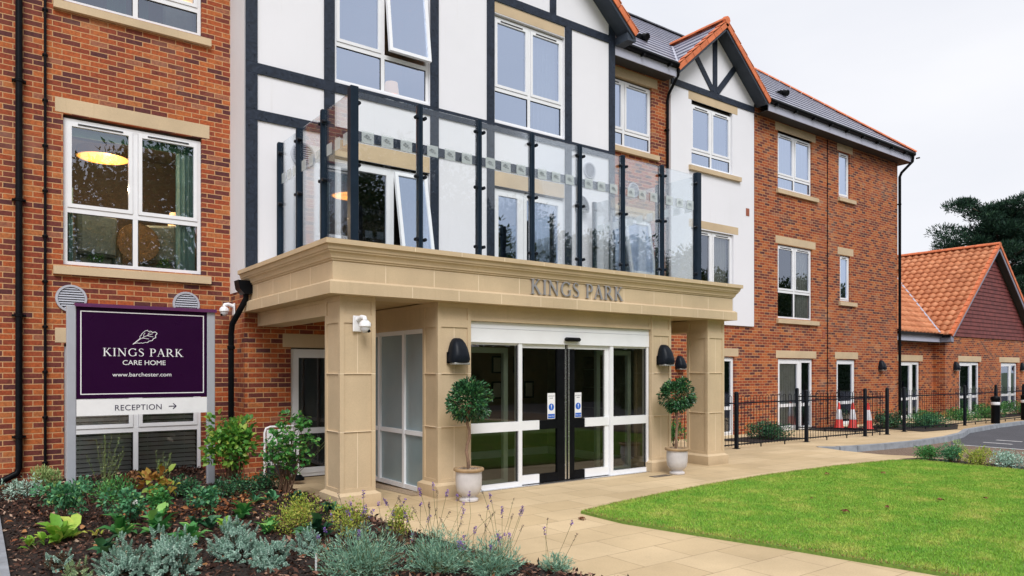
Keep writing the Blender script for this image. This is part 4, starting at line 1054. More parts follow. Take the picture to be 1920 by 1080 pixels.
# ------------------------------------------------------------------ mulch bed
BE = [(-1, 5.9), (1, 5.2), (2, 4.75), (3.2, 4.12), (4.2, 3.82), (4.84, 3.63), (6.5, 3.5), (8.06, 3.46), (8.9, 3.42), (9.6, 3.2), (10.2, 2.98), (11.79, 2.9)]
def bx(y): return float(np.interp(y, [p[0] for p in BE], [p[1] for p in BE]))
def bz(x, y):
    e = min(x-.18, bx(y)-x, 9); t = min(1, max(0, e/.25)); t = t*t*(3-2*t)
    return .008+t*(.055+.03*math.sin(x*1.7+y*.9)+.045*min(1, max(0, (y-8)/3)))
nu, nv = 110, 300; V = []; F = []
for j in range(nv+1):
    y = .6+(11.79-.6)*j/nv; b_ = bx(y)
    for i in range(nu+1):
        x = .215+(b_-.215)*i/nu; V.append((x, y, bz(x, y)+(.012*rng.random() if 0 < i < nu else -.004)))
for j in range(nv):
    for i in range(nu): a = j*(nu+1)+i; F.append((a, a+1, a+nu+2, a+nu+1))
o = np_mesh('mulch_bed', V, F, SOIL); o['kind'] = 'structure'
def scatter_bed(n, margin=.03, y0=1.6, y1=11.7):
    y = y0+(y1-y0)*rng.random(n)**1.15; x = np.array([.24+margin+(bx(v)-.24-2*margin)*r_ for v, r_ in zip(y, rng.random(n))])
    z = np.array([bz(a, b) for a, b in zip(x, y)]); return np.stack([x, y, z], 1)
# bark chips
n = 46000; P = scatter_bed(n, .01); P[:, 2] += .006+.022*rng.random(n); D = rdir(n); D[:, 2] *= .5; U = rdir(n, 1.0)
ln = .016+.060*rng.random(n)**1.8; Vv, Ff = leaf_arrays(P, D, U, ln, ln*(.22+.35*rng.random(n)), .05, True)
CHIP = leaf_mat('bark_chip', [(0, (.012, .007, .005)), (.45, (.045, .022, .016)), (.75, (.11, .052, .036)), (.90, (.22, .11, .075)), (.97, (.40, .25, .18)), (1, (.52, .38, .28))], .85, 0, .2)
o = np_mesh('bark_mulch', Vv, Ff, CHIP); tag(o, 'dark brown bark chips covering the planting bed', 'mulch', None, 'stuff')
n = 420; P = scatter_bed(n, .05, 3.5, 10.5); cen = np.array([(2.35, 9.0), (2.0, 8.5), (2.6, 8.6), (1.5, 8.6)]); k = 260; pk = cen[rng.integers(0, 4, k)]+rng.normal(size=(k, 2))*.22
P[:k, 0] = np.clip(pk[:, 0], .3, 3.3); P[:k, 1] = pk[:, 1]; P[:, 2] = [bz(a, b)+.025 for a, b in P[:, :2]]
Vv, Ff = leaf_arrays(P, rdir(n)*[1, 1, .3], rdir(n, 1.2), .04+.05*rng.random(n), .02+.03*rng.random(n), .3)
o = np_mesh('leaf_litter', Vv, Ff, leaf_mat('dead_leaf', [(0, (.18, .05, .02)), (.5, (.34, .13, .045)), (1, (.45, .24, .10))], .7, .1)); tag(o, 'rust brown fallen leaves scattered over the bark mulch', 'leaf litter', None, 'stuff')
# ------------------------------------------------------------------ lawn
LW = [(5.47, 6.07), (6.2, 6.22), (7.1, 6.34), (8.4, 6.47), (9.7, 6.52), (11.5, 6.46), (13.0, 6.27), (13.42, 6.0), (13.42, 4.4), (13.3, 1), (13.2, -6), (6.9, -6), (6.45, 0), (6.2, 1.5), (6.05, 2.55), (5.86, 3.6), (5.62, 4.6), (5.45, 5.4)]
def in_poly(x, y, poly):
    x = np.asarray(x); y = np.asarray(y); c = np.zeros(len(x), bool); n_ = len(poly)
    for i in range(n_):
        x0, y0 = poly[i]; x1, y1 = poly[i-1]
        m_ = ((y0 > y) != (y1 > y)) & (x < (x1-x0)*(y-y0)/((y1-y0) or 1e-9)+x0); c ^= m_
    return c
m, t, b = nt('lawn_turf'); v = coords(t)
c = ramp(t, noise(t, v, 40, 5, .7), [(.3, (.08, .16, .025)), (.7, (.20, .32, .05))]); L(t, c, b.inputs['Base Color']); b.inputs['Roughness'].default_value = .9
poly_sheet('lawn', LW, lambda x, y: .028, m, skirt=.06)
m, t, b = nt('grass_blade'); v = coords(t); geo = N(t, 'ShaderNodeNewGeometry')
mpn = N(t, 'ShaderNodeMapping'); mpn.inputs['Scale'].default_value = (1, 1, 0); L(t, v, mpn.inputs['Vector'])
p1 = noise(t, mpn.outputs[0], 1.9, 7, .72); p2 = noise(t, mpn.outputs[0], 9, 6, .7)
c = ramp(t, p1, [(.30, (.125, .35, .035)), (.5, (.25, .44, .055)), (.62, (.42, .50, .10)), (.76, (.52, .47, .16))])
c = mixc(t, .55, c, ramp(t, p2, [(.3, (.70, .80, .70)), (.7, (1.25, 1.2, 1.2))]), 'MULTIPLY')
c = mixc(t, .55, c, ramp(t, geo.outputs['Random Per Island'], [(0, (.65, .7, .6)), (.8, (1.2, 1.15, 1.1)), (1, (1.7, 1.45, 1.5))]), 'MULTIPLY')
L(t, c, b.inputs['Base Color']); b.inputs['Roughness'].default_value = .6; b.inputs['Specular IOR Level'].default_value = .25
n = 520000; x = 5.4+8.1*rng.random(n); y = .6+6.0*rng.random(n); ok = in_poly(x, y, LW); x = x[ok]; y = y[ok]
# the visible part only: in front of the camera's right edge
ang = np.degrees(np.arctan2(y, x)); ok = ang > 9; x = x[ok]; y = y[ok]; n = len(x)
edge = 150; hgt = (.013+.016*rng.random(n)); lean = rng.normal(size=(n, 2))*.013; w_ = .0020+.0014*rng.random(n); a = rng.random(n)*math.pi
bs = np.stack([x, y, np.full(n, .026)], 1); sd_ = np.stack([np.cos(a), np.sin(a), np.zeros(n)], 1)*w_[:, None]*1.3
bs[:, 2] += 0; tip = bs+np.stack([lean[:, 0], lean[:, 1], hgt], 1)
V = np.stack([bs-sd_, bs+sd_, tip], 1).reshape(-1, 3)
dist = np.full(n, 9.)
for (ax, ay), (bx_, by_) in zip(LW, LW[1:]+LW[:1]):
    ex, ey = bx_-ax, by_-ay; t_ = np.clip(((x-ax)*ex+(y-ay)*ey)/(ex*ex+ey*ey), 0, 1); dist = np.minimum(dist, np.hypot(x-ax-t_*ex, y-ay-t_*ey))
dry = (rng.random(n) < .62*np.exp(-dist/.07)) | (rng.random(n) < .035)
STRAW = leaf_mat('straw_blade', [(0, (.16, .09, .03)), (.5, (.34, .24, .08)), (1, (.50, .42, .17))], .8, .1)
o = np_mesh('grass_blades', V, np.arange(n*3).reshape(n, 3), [MATS['grass_blade'], STRAW], None, dry.astype(int)); tag(o, 'short mown bright green lawn grass beside the paved path', 'grass', None, 'stuff')
DRY = leaf_mat('dry_brown_leaf', [(0, (.10, .035, .02)), (.6, (.20, .075, .035)), (1, (.30, .15, .07))], .7, .05)
ll = ['curled dark brown leaf on the lawn nearest the camera', 'brown leaf on the lawn by the right edge of the picture, left one of two', 'orange brown leaf lying in the middle of the lawn', 'small brown leaf on the lawn near its far paved edge, left one', 'small dark leaf on the lawn below the row of shrubs', 'tiny brown leaf on the left part of the lawn', 'curled dark leaf on the paving beside the pointed lawn corner', 'small dark leaf at the right edge of the lawn, right one of two']
for i, ((x, y), s_) in enumerate(zip(((7.668, 4.211), (9.277, 3.885), (8.343, 4.048), (10.326, 5.921), (11.103, 5.483), (8.186, 4.914), (5.225, 5.813), (9.85, 3.62)), (.075, .07, .055, .06, .06, .035, .075, .05))):
    k = 5; P = np.tile([x, y, .055 if i != 6 else .008], (k, 1)); an = np.linspace(-1.1, 1.1, k)+i; D = np.stack([np.cos(an), np.sin(an), np.full(k, .25)], 1)
    Vv, Ff = leaf_arrays(P, D, rdir(k, 3), s_*(1-.25*abs(np.linspace(-1, 1, k))), s_*.42, .5)
    o = np_mesh('fallen_leaf', Vv, Ff, DRY); tag(o, ll[i], 'leaf', 'single dead leaves on lawn and paving')
# ------------------------------------------------------------------ single-storey wing with tiled gable
wing = empty('single_storey_wing'); tag(wing, 'low brick wing with orange pantiled roof and maroon tile-hung gable beyond the main building', 'building')
wb = MB(); GZ = -.08; WY, WX0, WXa, RYw = 11.80, 28.47, 32.63, 12.20
wall_y(wb, 24.9, WX0, -.5, 2.95, RYw, [(25.87, 27.42, -.5, 1.95)]); wall_x(wb, WY, RYw, -.5, 2.95, WX0)
wall_y(wb, WX0, 36.8, -.5, 2.93, WY, [(29.69, 31.51, -.5, 1.96), (33.59, 35.34, -.5, 1.96)]); wall_x(wb, WY, 22, -.5, 2.93, 36.8)
wb.build('brick_wall', MATS['brick'], wing, fix=False)
_home = home; ROOMS = MB()
for a, b_, Y_, lt in ((25.87, 27.42, RYw, (25.75, 27.63)), (29.69, 31.51, WY, (29.6, 31.66)), (33.59, 35.34, WY, (33.43, 35.57))):
    french(a, b_, GZ-.02, 1.94, Y_, wing, [.62], lt, handle=a+.2)
ROOMS.build('room_interior', DARKROOM, wing, fix=False)
tl = MB(); k = 22; z0 = 2.90; zt = 6.22                     # hanging tiles, one course after another
def hw(z): return max(0, (6.30-z)/.857)
for i in range(k):
    a, b_ = z0+(zt-z0)*i/k, z0+(zt-z0)*(i+1)/k; w0, w1 = hw(a), hw(b_)
    tl.raw([(WXa-w0, WY-.045, a), (WXa+w0, WY-.045, a), (WXa+w1, WY-.018, b_), (WXa-w1, WY-.018, b_), (WXa-w0, WY-.018, a), (WXa+w0, WY-.018, a)], [(0, 1, 2, 3), (0, 4, 5, 1)])
m, t, b = nt('maroon_tiles'); v = coords(t); s = N(t, 'ShaderNodeSeparateXYZ'); L(t, v, s.inputs[0])
cx_ = math_(t, 'FLOOR', math_(t, 'DIVIDE', s.outputs[0], .165)); cz_ = math_(t, 'FLOOR', math_(t, 'DIVIDE', s.outputs[2], .151)); cb_ = N(t, 'ShaderNodeCombineXYZ'); L(t, cx_, cb_.inputs[0]); L(t, cz_, cb_.inputs[1])
w_n = N(t, 'ShaderNodeTexWhiteNoise', noise_dimensions='3D'); L(t, cb_.outputs[0], w_n.inputs['Vector'])
L(t, ramp(t, w_n.outputs['Value'], [(0, (.115, .026, .026)), (1, (.19, .045, .040))]), b.inputs['Base Color']); b.inputs['Roughness'].default_value = .7
tl.build('tile_hanging', m, wing, fix=False)
m, t, b = nt('orange_pantile'); v = coords(t); s = N(t, 'ShaderNodeSeparateXYZ'); L(t, v, s.inputs[0])
w_n = N(t, 'ShaderNodeTexWhiteNoise', noise_dimensions='3D'); cb_ = N(t, 'ShaderNodeCombineXYZ')
L(t, math_(t, 'FLOOR', math_(t, 'DIVIDE', math_(t, 'ADD', s.outputs[0], s.outputs[1]), .30)), cb_.inputs[0]); L(t, math_(t, 'FLOOR', math_(t, 'DIVIDE', s.outputs[2], .22)), cb_.inputs[1]); L(t, cb_.outputs[0], w_n.inputs['Vector'])
c = ramp(t, w_n.outputs['Value'], [(0, (.47, .165, .072)), (.5, (.56, .21, .092)), (1, (.63, .27, .135))])
c = mixc(t, .5, c, ramp(t, noise(t, v, 1.1, 5), [(.3, (.85, .85, .85)), (.7, (1.12, 1.12, 1.12))]), 'MULTIPLY'); L(t, c, b.inputs['Base Color']); b.inputs['Roughness'].default_value = .75
PAN = m
def pantiles(name, p0, up_, al, n_, sl_, rng_, parent, period=.27, amp=.032, th=.046):
    up_ = Vector(up_); al = Vector(al); nn = al.cross(up_); nn = nn if nn.z > 0 else -nn; V = []; F = []; g_ = sl_/n_; st = period/8
    for i in range(n_):
        a0, b0 = rng_(i*g_+g_*.5)
        if b0-a0 < .05: continue
        ks = np.arange(math.floor(a0/st), math.ceil(b0/st)+1)*st; ks = np.clip(ks, a0, b0); base = len(V)
        for a in ks:
            ph = (a/period) % 1; w_ = amp*(math.sin(2*math.pi*ph)+.35*math.sin(4*math.pi*ph+.6))
            q = Vector(p0)+al*a
            V += [tuple(q+up_*(i*g_)+nn*(w_+th)), tuple(q+up_*((i+1)*g_+.03)+nn*(w_+.0)), tuple(q+up_*(i*g_)+nn*(w_-.012))]
        for j in range(len(ks)-1):
            a = base+j*3; F += [(a, a+3, a+4, a+1), (a, a+2, a+5, a+3)]
    return np_mesh(name, V, F, PAN, parent)
cw = 1/math.sqrt(1+.857**2); WVY = WY-.30
slw = 4.33/cw
r1 = pantiles('gable_roof', (WXa-4.33, 0, 2.90), (cw, 0, .857*cw), (0, 1, 0), 19, slw, lambda s_: (WVY+.06, 22), wing)
pantiles('gable_roof', (WXa+4.33, 0, 2.90), (-cw, 0, .857*cw), (0, 1, 0), 19, slw, lambda s_: (WVY+.06, 22), wing)
pantiles('lean_to_roof', (0, 11.90, 2.97), (0, cw, .857*cw), (1, 0, 0), 15, 3.75/cw, lambda s_: (24.92, WXa-4.33+s_*cw+.15), wing)
ridge((WXa, WVY-.02, 6.62), (WXa, 22, 6.62), .13, wing, 24)
vw = MB(); vw.bar((WXa-4.33, 11.9, 3.02), (WXa-4.33+3.6, 15.5, 3.02+3.6*.857), .06, .03); vw.build('valley_trim', GREYPAINT, wing)
vg = MB(); bgd = MB(); sfw = MB()
for sgn in (-1, 1):
    u_ = Vector((-sgn*cw, 0, .857*cw)); nn = Vector((sgn*.857*cw, 0, cw)); a = Vector((WXa+sgn*4.33, 0, 2.90)); k = 17
    for i in range(k):
        p = a+u_*(slw*i/k); q = a+u_*(slw*(i+1)/k-.012); P_ = []
        for c_, hh in ((p, .075), (q, .055)):
            for yy in (WVY-.03, WVY+.09): P_ += [Vector((c_.x, yy, c_.z))-nn*.05, Vector((c_.x, yy, c_.z))+nn*hh]
        vg.raw(P_, [(0, 1, 3, 2), (4, 6, 7, 5), (0, 4, 5, 1), (2, 3, 7, 6), (1, 5, 7, 3), (0, 2, 6, 4)])
    b2 = a+u_*(slw-.05); P_ = []
    for yy in (WVY, WVY+.028):
        for c_ in (a, b2): P_ += [Vector((c_.x, yy, c_.z))-nn*.16, Vector((c_.x, yy, c_.z))-nn*.055]
    bgd.raw(P_, [(0, 1, 3, 2), (4, 6, 7, 5), (0, 4, 5, 1), (2, 3, 7, 6), (0, 2, 6, 4), (1, 5, 7, 3)]); P_ = []
    for yy in (WVY+.03, WY-.02):
        for c_ in (a, b2): P_ += [Vector((c_.x, yy, c_.z))-nn*.16, Vector((c_.x, yy, c_.z))-nn*.06]
    sfw.raw(P_, [(0, 1, 3, 2), (4, 6, 7, 5), (0, 4, 5, 1), (2, 3, 7, 6), (0, 2, 6, 4), (1, 5, 7, 3)])
vg.build('verge_tiles', ORANGE, wing); bgd.box(WXa-4.36, WX0, WVY, WVY+.028, 2.66, 2.86); bgd.box(WXa-4.36, WXa-4.335, WVY+.03, 11.88, 2.66, 2.90)
bgd.build('bargeboard', plain('bargeboard_grey', (.24, .25, .32), .5, .05), wing); sfw.box(WXa-4.33, WX0, WVY+.03, RYw, 2.64, 2.66); sfw.build('rake_soffit', SOFFIT, wing)
fw = MB(); fw.box(24.95, WXa-4.33, 11.885, 11.905, 2.66, 2.93); fw.build('fascia', GREYPAINT, wing)
gw = MB(); gw.box(24.95, WXa-4.20, 11.79, 11.885, 2.87, 2.96); gw.box(WXa-4.44, WXa-4.345, WVY+.02, 11.79, 2.82, 2.91); gw.build('gutter', BLACK, wing)
fs_ = MB(); fs_.box(24.95, WXa-4.33, 11.905, RYw, 2.64, 2.658); fs_.build('soffit', SOFFIT, wing)
settle(wing, (31, 12, GZ))
wall_lamp(29.30, 1.80, WY, 'black wall lamp on the low wing, left of its middle glazed doors')
wall_lamp(35.75, 1.80, WY, 'black wall lamp on the low wing at the right edge of the picture')
# ------------------------------------------------------------------ bow-top fences
def fence(name, label, segs, posts, h=1.13):
    root = empty(name); tag(root, label, 'fence', 'black bow-top metal fences')
    for (x, y) in posts:
        m = MB(); z = gz(y); m.box(x-.035, x+.035, y-.035, y+.035, z-.02, z+h+.03, None, .005); m.lathe([(.0, .045), (.03, .04), (.045, .02), (.045, 0)], (x, y, z+h+.03), 8); m.box(x-.06, x+.06, y-.06, y+.06, z, z+.01)
        m.build('post', BLACKMET, root)
    for (x0, y0), (x1, y1) in segs:
        m = MB(); d = Vector((x1-x0, y1-y0)); L_ = d.length; u = d/L_; k = int((L_-.12)/.104); k -= k % 2; s0 = (L_-(k-1)*.104)/2
        z0, z1 = gz(y0), gz(y1)
        def P(s_, z): return (x0+u.x*s_, y0+u.y*s_, z0+(z1-z0)*s_/L_+z)
        for zz in (.09, h-.17): m.bar(P(.03, zz), P(L_-.03, zz), .010, .028)
        for i in range(0, k, 2):
            a, b_ = s0+i*.104, s0+(i+1)*.104; c_ = (a+b_)/2; r_ = .052
            pts = [P(a, .06), P(a, h-.06)]+[P(c_-r_*math.cos(q), h-.06+r_*math.sin(q)) for q in (R(30), R(60), R(90), R(120), R(150))]+[P(b_, h-.06), P(b_, .06)]
            m.tube(pts, .0058, 5)
        for q in (.33, .67): m.bar(P(L_*q, 0), P(L_*q, .09), .02, .02)
        m.build('railing_panel', BLACKMET, root)
    xs = [p[0] for p in posts]; settle(root, (sum(xs)/len(xs), posts[0][1], gz(posts[0][1])))
fp = [(10.36, 9.45), (12.86, 9.40), (15.37, 9.33), (17.87, 9.26), (18.80, 9.17), (18.80, 11.7)]
fence('metal_fence', 'black bow-top metal fence round the strip before the main brick wall, traffic cones behind it', list(zip(fp, fp[1:])), fp)
fq = [(20.1, 9.35)]+[(23.72+2.27*i, 9.28-.01*i) for i in range(7)]
fence('metal_fence', 'black bow-top metal fence in front of the low tiled wing at far right', list(zip(fq, fq[1:])), fq)
# cones
CR = plain('cone_red', (.62, .035, .025), .5, .08); CW = plain('cone_reflective', (.62, .62, .66), .35, .05)
def cone(x, y, label, src=[None]):
    if src[0] is None:
        r = empty('traffic_cone'); bs = MB(); bs.box(-.17, .17, -.17, .17, 0, .035, None, .01); bs.build('base', BLACK, r)
        def rr(z): return .13-.105*z/.76
        m = MB(); m.lathe([(rr(.036)+.02, .036), (rr(.06), .06), (rr(.76), .74), (.018, .76), (.0, .76)], (0, 0, 0), 24); m.build('cone_body', CR, r)
        for a, b_ in ((.27, .56),):
            s_ = MB(); s_.lathe([(rr(a)+.001, a), (rr(a)+.004, a+.003), (rr(b_)+.004, b_-.003), (rr(b_)+.001, b_)], (0, 0, 0), 24); s_.build('reflective_band', CW, r)
        src[0] = r
    else:
        r = src[0].copy(); COL.objects.link(r)
        for c in src[0].children: d_ = c.copy(); COL.objects.link(d_); d_.parent = r
    r.location = (x, y, gz(y)+.012); tag(r, label, 'traffic cone', 'red and white traffic cones behind the fence')
cone(20.19, 11.23, 'left one of three red and white traffic cones, nearest the single door'); cone(20.32, 10.89, 'middle one of three red and white traffic cones behind the fence'); cone(20.12, 10.34, 'right one of three red and white traffic cones, beside the second last fence post')
def bollard(x, y, label, src=[None]):
    if src[0] is None:
        r = empty('bollard'); m = MB(); m.lathe([(.12, 0), (.12, .72), (.135, .74), (.135, .80), (.11, .84), (.0, .86)], (0, 0, 0), 20); m.build('column', BLACK, r)
        b_ = MB(); b_.lathe([(.121, .58), (.1235, .585), (.1235, .665), (.121, .67)], (0, 0, 0), 20); b_.build('white_band', WHITE, r); src[0] = r
    else:
        r = src[0].copy(); COL.objects.link(r)
        for c in src[0].children: d_ = c.copy(); COL.objects.link(d_); d_.parent = r
    r.location = (x, y, gz(y)); tag(r, label, 'bollard', 'black bollards along the far kerb')
bollard(25.37, 9.06, 'black bollard with a white band before the middle doors of the low wing'); bollard(28.04, 9.14, 'black bollard with a white band cut by the right edge of the picture')
# ------------------------------------------------------------------ entrance sign
sg_ = empty('entrance_sign'); tag(sg_, 'large purple sign board on two grey posts standing in the planting bed', 'sign')
PURP = plain('purple_panel', (.020, .0018, .026), .30, .08, 2, spec=.12); SILV = plain('silver_post', (.44, .46, .52), .35, .04, metal=.25); INK = plain('dark_purple_ink', (.02, .01, .05), .5)
SY = 10.0
for x in (.872, 2.449): m = MB(); m.box(x, x+.098, SY-.0, SY+.07, .0, 2.385, None, .006); m.build('post', SILV, sg_)
m = MB(); m.box(.973, 2.446, SY+.005, SY+.045, 1.27, 2.386); pn = m.build('panel', PURP, sg_)
m = MB(); m.box(.955, 2.56, SY-.035, SY+.08, 2.387, 2.412); m.prism([(SY-.035, 2.387), (SY-.035, 2.37), (SY-.028, 2.37), (SY-.028, 2.387)], 'x', .955, 2.56); m.build('top_cap', plain('purple_cap', (.10, .02, .09), .35), sg_)
m = MB(); m.box(.973, 2.446, SY+.002, SY+.030, 1.062, 1.262); pw = m.build('lower_panel', WHITE, sg_)
m = MB(); a, b_, c_, d_ = 1.013, 2.408, 1.318, 2.325; w_ = .011; y0, y1 = SY+.0025, SY+.0048
m.box(a, b_, y0, y1, c_, c_+w_); m.box(a, b_, y0, y1, d_-w_, d_); m.box(a, a+w_, y0, y1, c_+w_, d_-w_); m.box(b_-w_, b_, y0, y1, c_+w_, d_-w_); m.build('border_line', WHITE, pn)
serif_text('KINGS PARK', 1.25, 2.155, 1.785, .098, SY+.0048, .0022, WHITE, 'lettering', pn, False)
text_obj('lettering', 'CARE HOME', .083, WHITE, face_y(1.705, SY+.0035, 1.678), pn, sx=1.06)
text_obj('lettering', 'www.barchester.com', .070, WHITE, face_y(1.685, SY+.0035, 1.535), pn, sx=1.10)
text_obj('lettering', 'RECEPTION', .098, INK, face_y(1.64, SY+.0005, 1.118), pw, sx=1.0, spacing=1.05)
m = MB(); m.box(1.985, 2.07, SY-.0015, SY+.0015, 1.150, 1.160); m.bar((2.035, SY, 1.190), (2.072, SY, 1.155), .010, .003, (0, 1, 0)); m.bar((2.035, SY+.0003, 1.120), (2.072, SY+.0003, 1.155), .010, .003, (0, 1, 0)); m.build('arrow', INK, pw)
# oak leaf emblem in white outline
lf = [(0, 0), (.10, .06), (.20, .09), (.24, .06), (.34, .10), (.40, .07), (.50, .13), (.60, .12), (.66, .22), (.80, .26), (.84, .38), (.95, .46), (.92, .58), (1.0, .72), (.93, .82), (.80, .78), (.74, .86), (.62, .84), (.60, .92), (.50, .86), (.44, .78), (.38, .70), (.34, .58), (.28, .50), (.30, .40), (.24, .30), (.14, .18), (0, 0)]
m = MB(); X0e, Z0e, We, He = 1.575, 1.935, .275, .195; q = 0
def ebar(p, r_, w0):
    global q
    q += 1; yy = SY+.0035-.00004*q
    m.bar((X0e+p[0]*We, yy, Z0e+p[1]*He), (X0e+r_[0]*We, yy, Z0e+r_[1]*He), w0, .001, (0, 1, 0))
for i, (p, r_) in enumerate(zip(lf, lf[1:])): ebar(p, r_, .0075 if 6 < i < 16 else .0055)
for pts in ([(0, -.02), (.3, .34), (.55, .55), (.82, .70)], [(.36, .40), (.52, .38), (.66, .36)], [(.45, .47), (.44, .62), (.50, .74)], [(.58, .57), (.72, .52), (.84, .50)], [(.62, .61), (.64, .72), (.72, .76)]):
    for p, r_ in zip(pts, pts[1:]): ebar(p, r_, .005)
m.build('leaf_emblem', WHITE, pn)
settle(sg_, (1.71, SY, .08))
# reserved parking swing sign behind the shrubs
rs = empty('parking_sign'); tag(rs, 'white tubular framed reserved parking sign half hidden behind leafy shrubs', 'sign')
m = MB(); Yr = 10.42
m.tube([(3.33, Yr, 0), (3.33, Yr, .72), (3.35, Yr, .78), (3.41, Yr, .80), (3.74, Yr, .80), (3.80, Yr, .78), (3.82, Yr, .72), (3.82, Yr, 0)], .016, 10); m.build('tube_frame', WHITE, rs)
m = MB(); m.box(3.36, 3.79, Yr-.008, Yr+.008, .53, .76); m.build('upper_panel', WHITE, rs); m = MB(); m.box(3.36, 3.79, Yr-.008, Yr+.008, .10, .525); pz_ = m.build('lower_panel', plain('dark_sign_panel', (.012, .014, .02), .5), rs)
text_obj('lettering', 'Reserved', .105, WHITE, face_y(3.575, Yr-.0095, .39), pz_); text_obj('lettering', 'Parking', .105, WHITE, face_y(3.50, Yr-.0095, .25), pz_)
m = MB()
for x in (3.33, 3.82): m.lathe([(.09, 0), (.09, .03), (.05, .07), (.03, .08)], (x, Yr, 0), 16)
m.build('weighted_foot', BLACK, rs); settle(rs, (3.575, Yr, -.06))
# ------------------------------------------------------------------ plants
BARK = plain('bark', (.085, .055, .038), .9, .3, 20, bmp=.4); TWIG = plain('green_twig', (.10, .12, .04), .8, .2, 20); BTWIG = plain('brown_twig', (.13, .07, .04), .85, .2, 20)
HEBE = leaf_mat('silver_hebe_leaf', [(0, (0.184, 0.316, 0.250)), (.5, (0.333, 0.517, 0.425)), (.85, (0.500, 0.683, 0.583)), (1, (0.667, 0.800, 0.700))], .6, .1)
HEBEY = leaf_mat('yellowish_hebe_leaf', [(0, (.203, .311, .162)), (.6, (.378, .513, .297)), (1, (.567, .675, .351))], .6, .1)
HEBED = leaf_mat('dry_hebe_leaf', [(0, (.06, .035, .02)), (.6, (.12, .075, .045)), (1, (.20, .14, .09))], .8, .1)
LAVM = leaf_mat('lavender_leaf', [(0, (0.102, 0.232, 0.165)), (.4, (0.189, 0.384, 0.275)), (.8, (0.319, 0.536, 0.386)), (1, (0.493, 0.667, 0.454))], .6, .15)
PURF = leaf_mat('lavender_flower', [(0, (.078, .039, .130)), (.5, (.195, .091, .416)), (1, (.364, .208, .676))], .7, .2)
DRYF = leaf_mat('faded_flower', [(0, (.05, .03, .035)), (.6, (.11, .06, .07)), (1, (.16, .10, .15))], .8, .1)
LIME = leaf_mat('lime_leaf', [(0, (.135, .351, .041)), (.5, (.297, .567, .068)), (.85, (.486, .702, .121)), (1, (.675, .648, .135))], .45, .35)
MIDG = leaf_mat('mid_green_leaf', [(0, (.035, .149, .044)), (.5, (.079, .298, .079)), (.9, (.158, .455, .123)), (1, (.350, .595, .140))], .42, .3, .4)
BLUEG = leaf_mat('rose_leaf', [(0, (0.032, 0.139, 0.069)), (.5, (0.076, 0.257, 0.122)), (.9, (0.151, 0.416, 0.184)), (1, (0.346, 0.554, 0.153))], .45, .25, .4)
DARKG = leaf_mat('dark_green_leaf', [(0, (.014, .060, .031)), (.5, (.031, .119, .054)), (.9, (.068, .204, .085)), (1, (.136, .306, .102))], .4, .15, .45)
YELG = leaf_mat('yellow_green_leaf', [(0, (.182, .280, .042)), (.5, (.378, .476, .070)), (.85, (.588, .616, .126)), (1, (.560, .336, .098))], .5, .35)
RUST = leaf_mat('rusty_flower_head', [(0, (.10, .04, .02)), (.6, (.24, .11, .05)), (1, (.34, .19, .09))], .8, .2)
AUT = leaf_mat('autumn_leaf', [(0, (.182, .065, .019)), (.4, (.390, .182, .039)), (.7, (.494, .442, .078)), (1, (.260, .390, .065))], .5, .3)
FEATH = leaf_mat('feathery_leaf', [(0, (.140, .280, .084)), (.5, (.336, .504, .182)), (1, (.588, .672, .308))], .6, .3)
PETAL = leaf_mat('white_petal', [(0, (.70, .70, .66)), (1, (.85, .85, .83))], .6, .3)
BAYL = leaf_mat('bay_leaf', [(0, (0.011, 0.050, 0.021)), (.5, (0.027, 0.104, 0.042)), (.88, (0.053, 0.188, 0.062)), (1, (0.132, 0.320, 0.087))], .33, .08, .5)
def proot(name, label, cat, x, y, z, group=None):
    r = empty(name); tag(r, label, cat, group); r['_l'] = 0; del r['_l']; r.location = (x, y, z); return r
def lumps(n, r, h, z0, k, lr, up=.25, flat=1.0, top=1.0):
    """n leaf bases on k lumps that fill a rounded crown of radius r, height h; returns P, outward D"""
    C = rdir(k)*(rng.random(k)**.45)[:, None]*.78; C[:, 2] = abs(C[:, 2]) if top > 1 else C[:, 2]
    C = C*[r, r, h/2]; C[:, 2] += z0+h/2
    idx = rng.integers(0, k, n); q = rdir(n); rad = (.55+.45*rng.random(n))[:, None]
    ls = (lr*(.7+.6*rng.random(k)))[idx][:, None]
    P = C[idx]+q*rad*ls*[1, 1, flat]; D = unit(q+[0, 0, up]+.5*rng.normal(size=(n, 3))); return P, D, C
def stems(root, C, base=.04, r0=.006, mat=None, every=1, z0=-.02):
    m = MB()
    for c in C[::every]:
        b = Vector((rng.normal()*base, rng.normal()*base, z0)); e = Vector(c); mid = b.lerp(e, .5)+Vector((rng.normal()*.02, rng.normal()*.02, .02)); m.tube([b, mid, e], r0, 5, None, False, [r0, r0*.75, r0*.4])
    return m.build('stems', mat or BTWIG, root, fix=False)
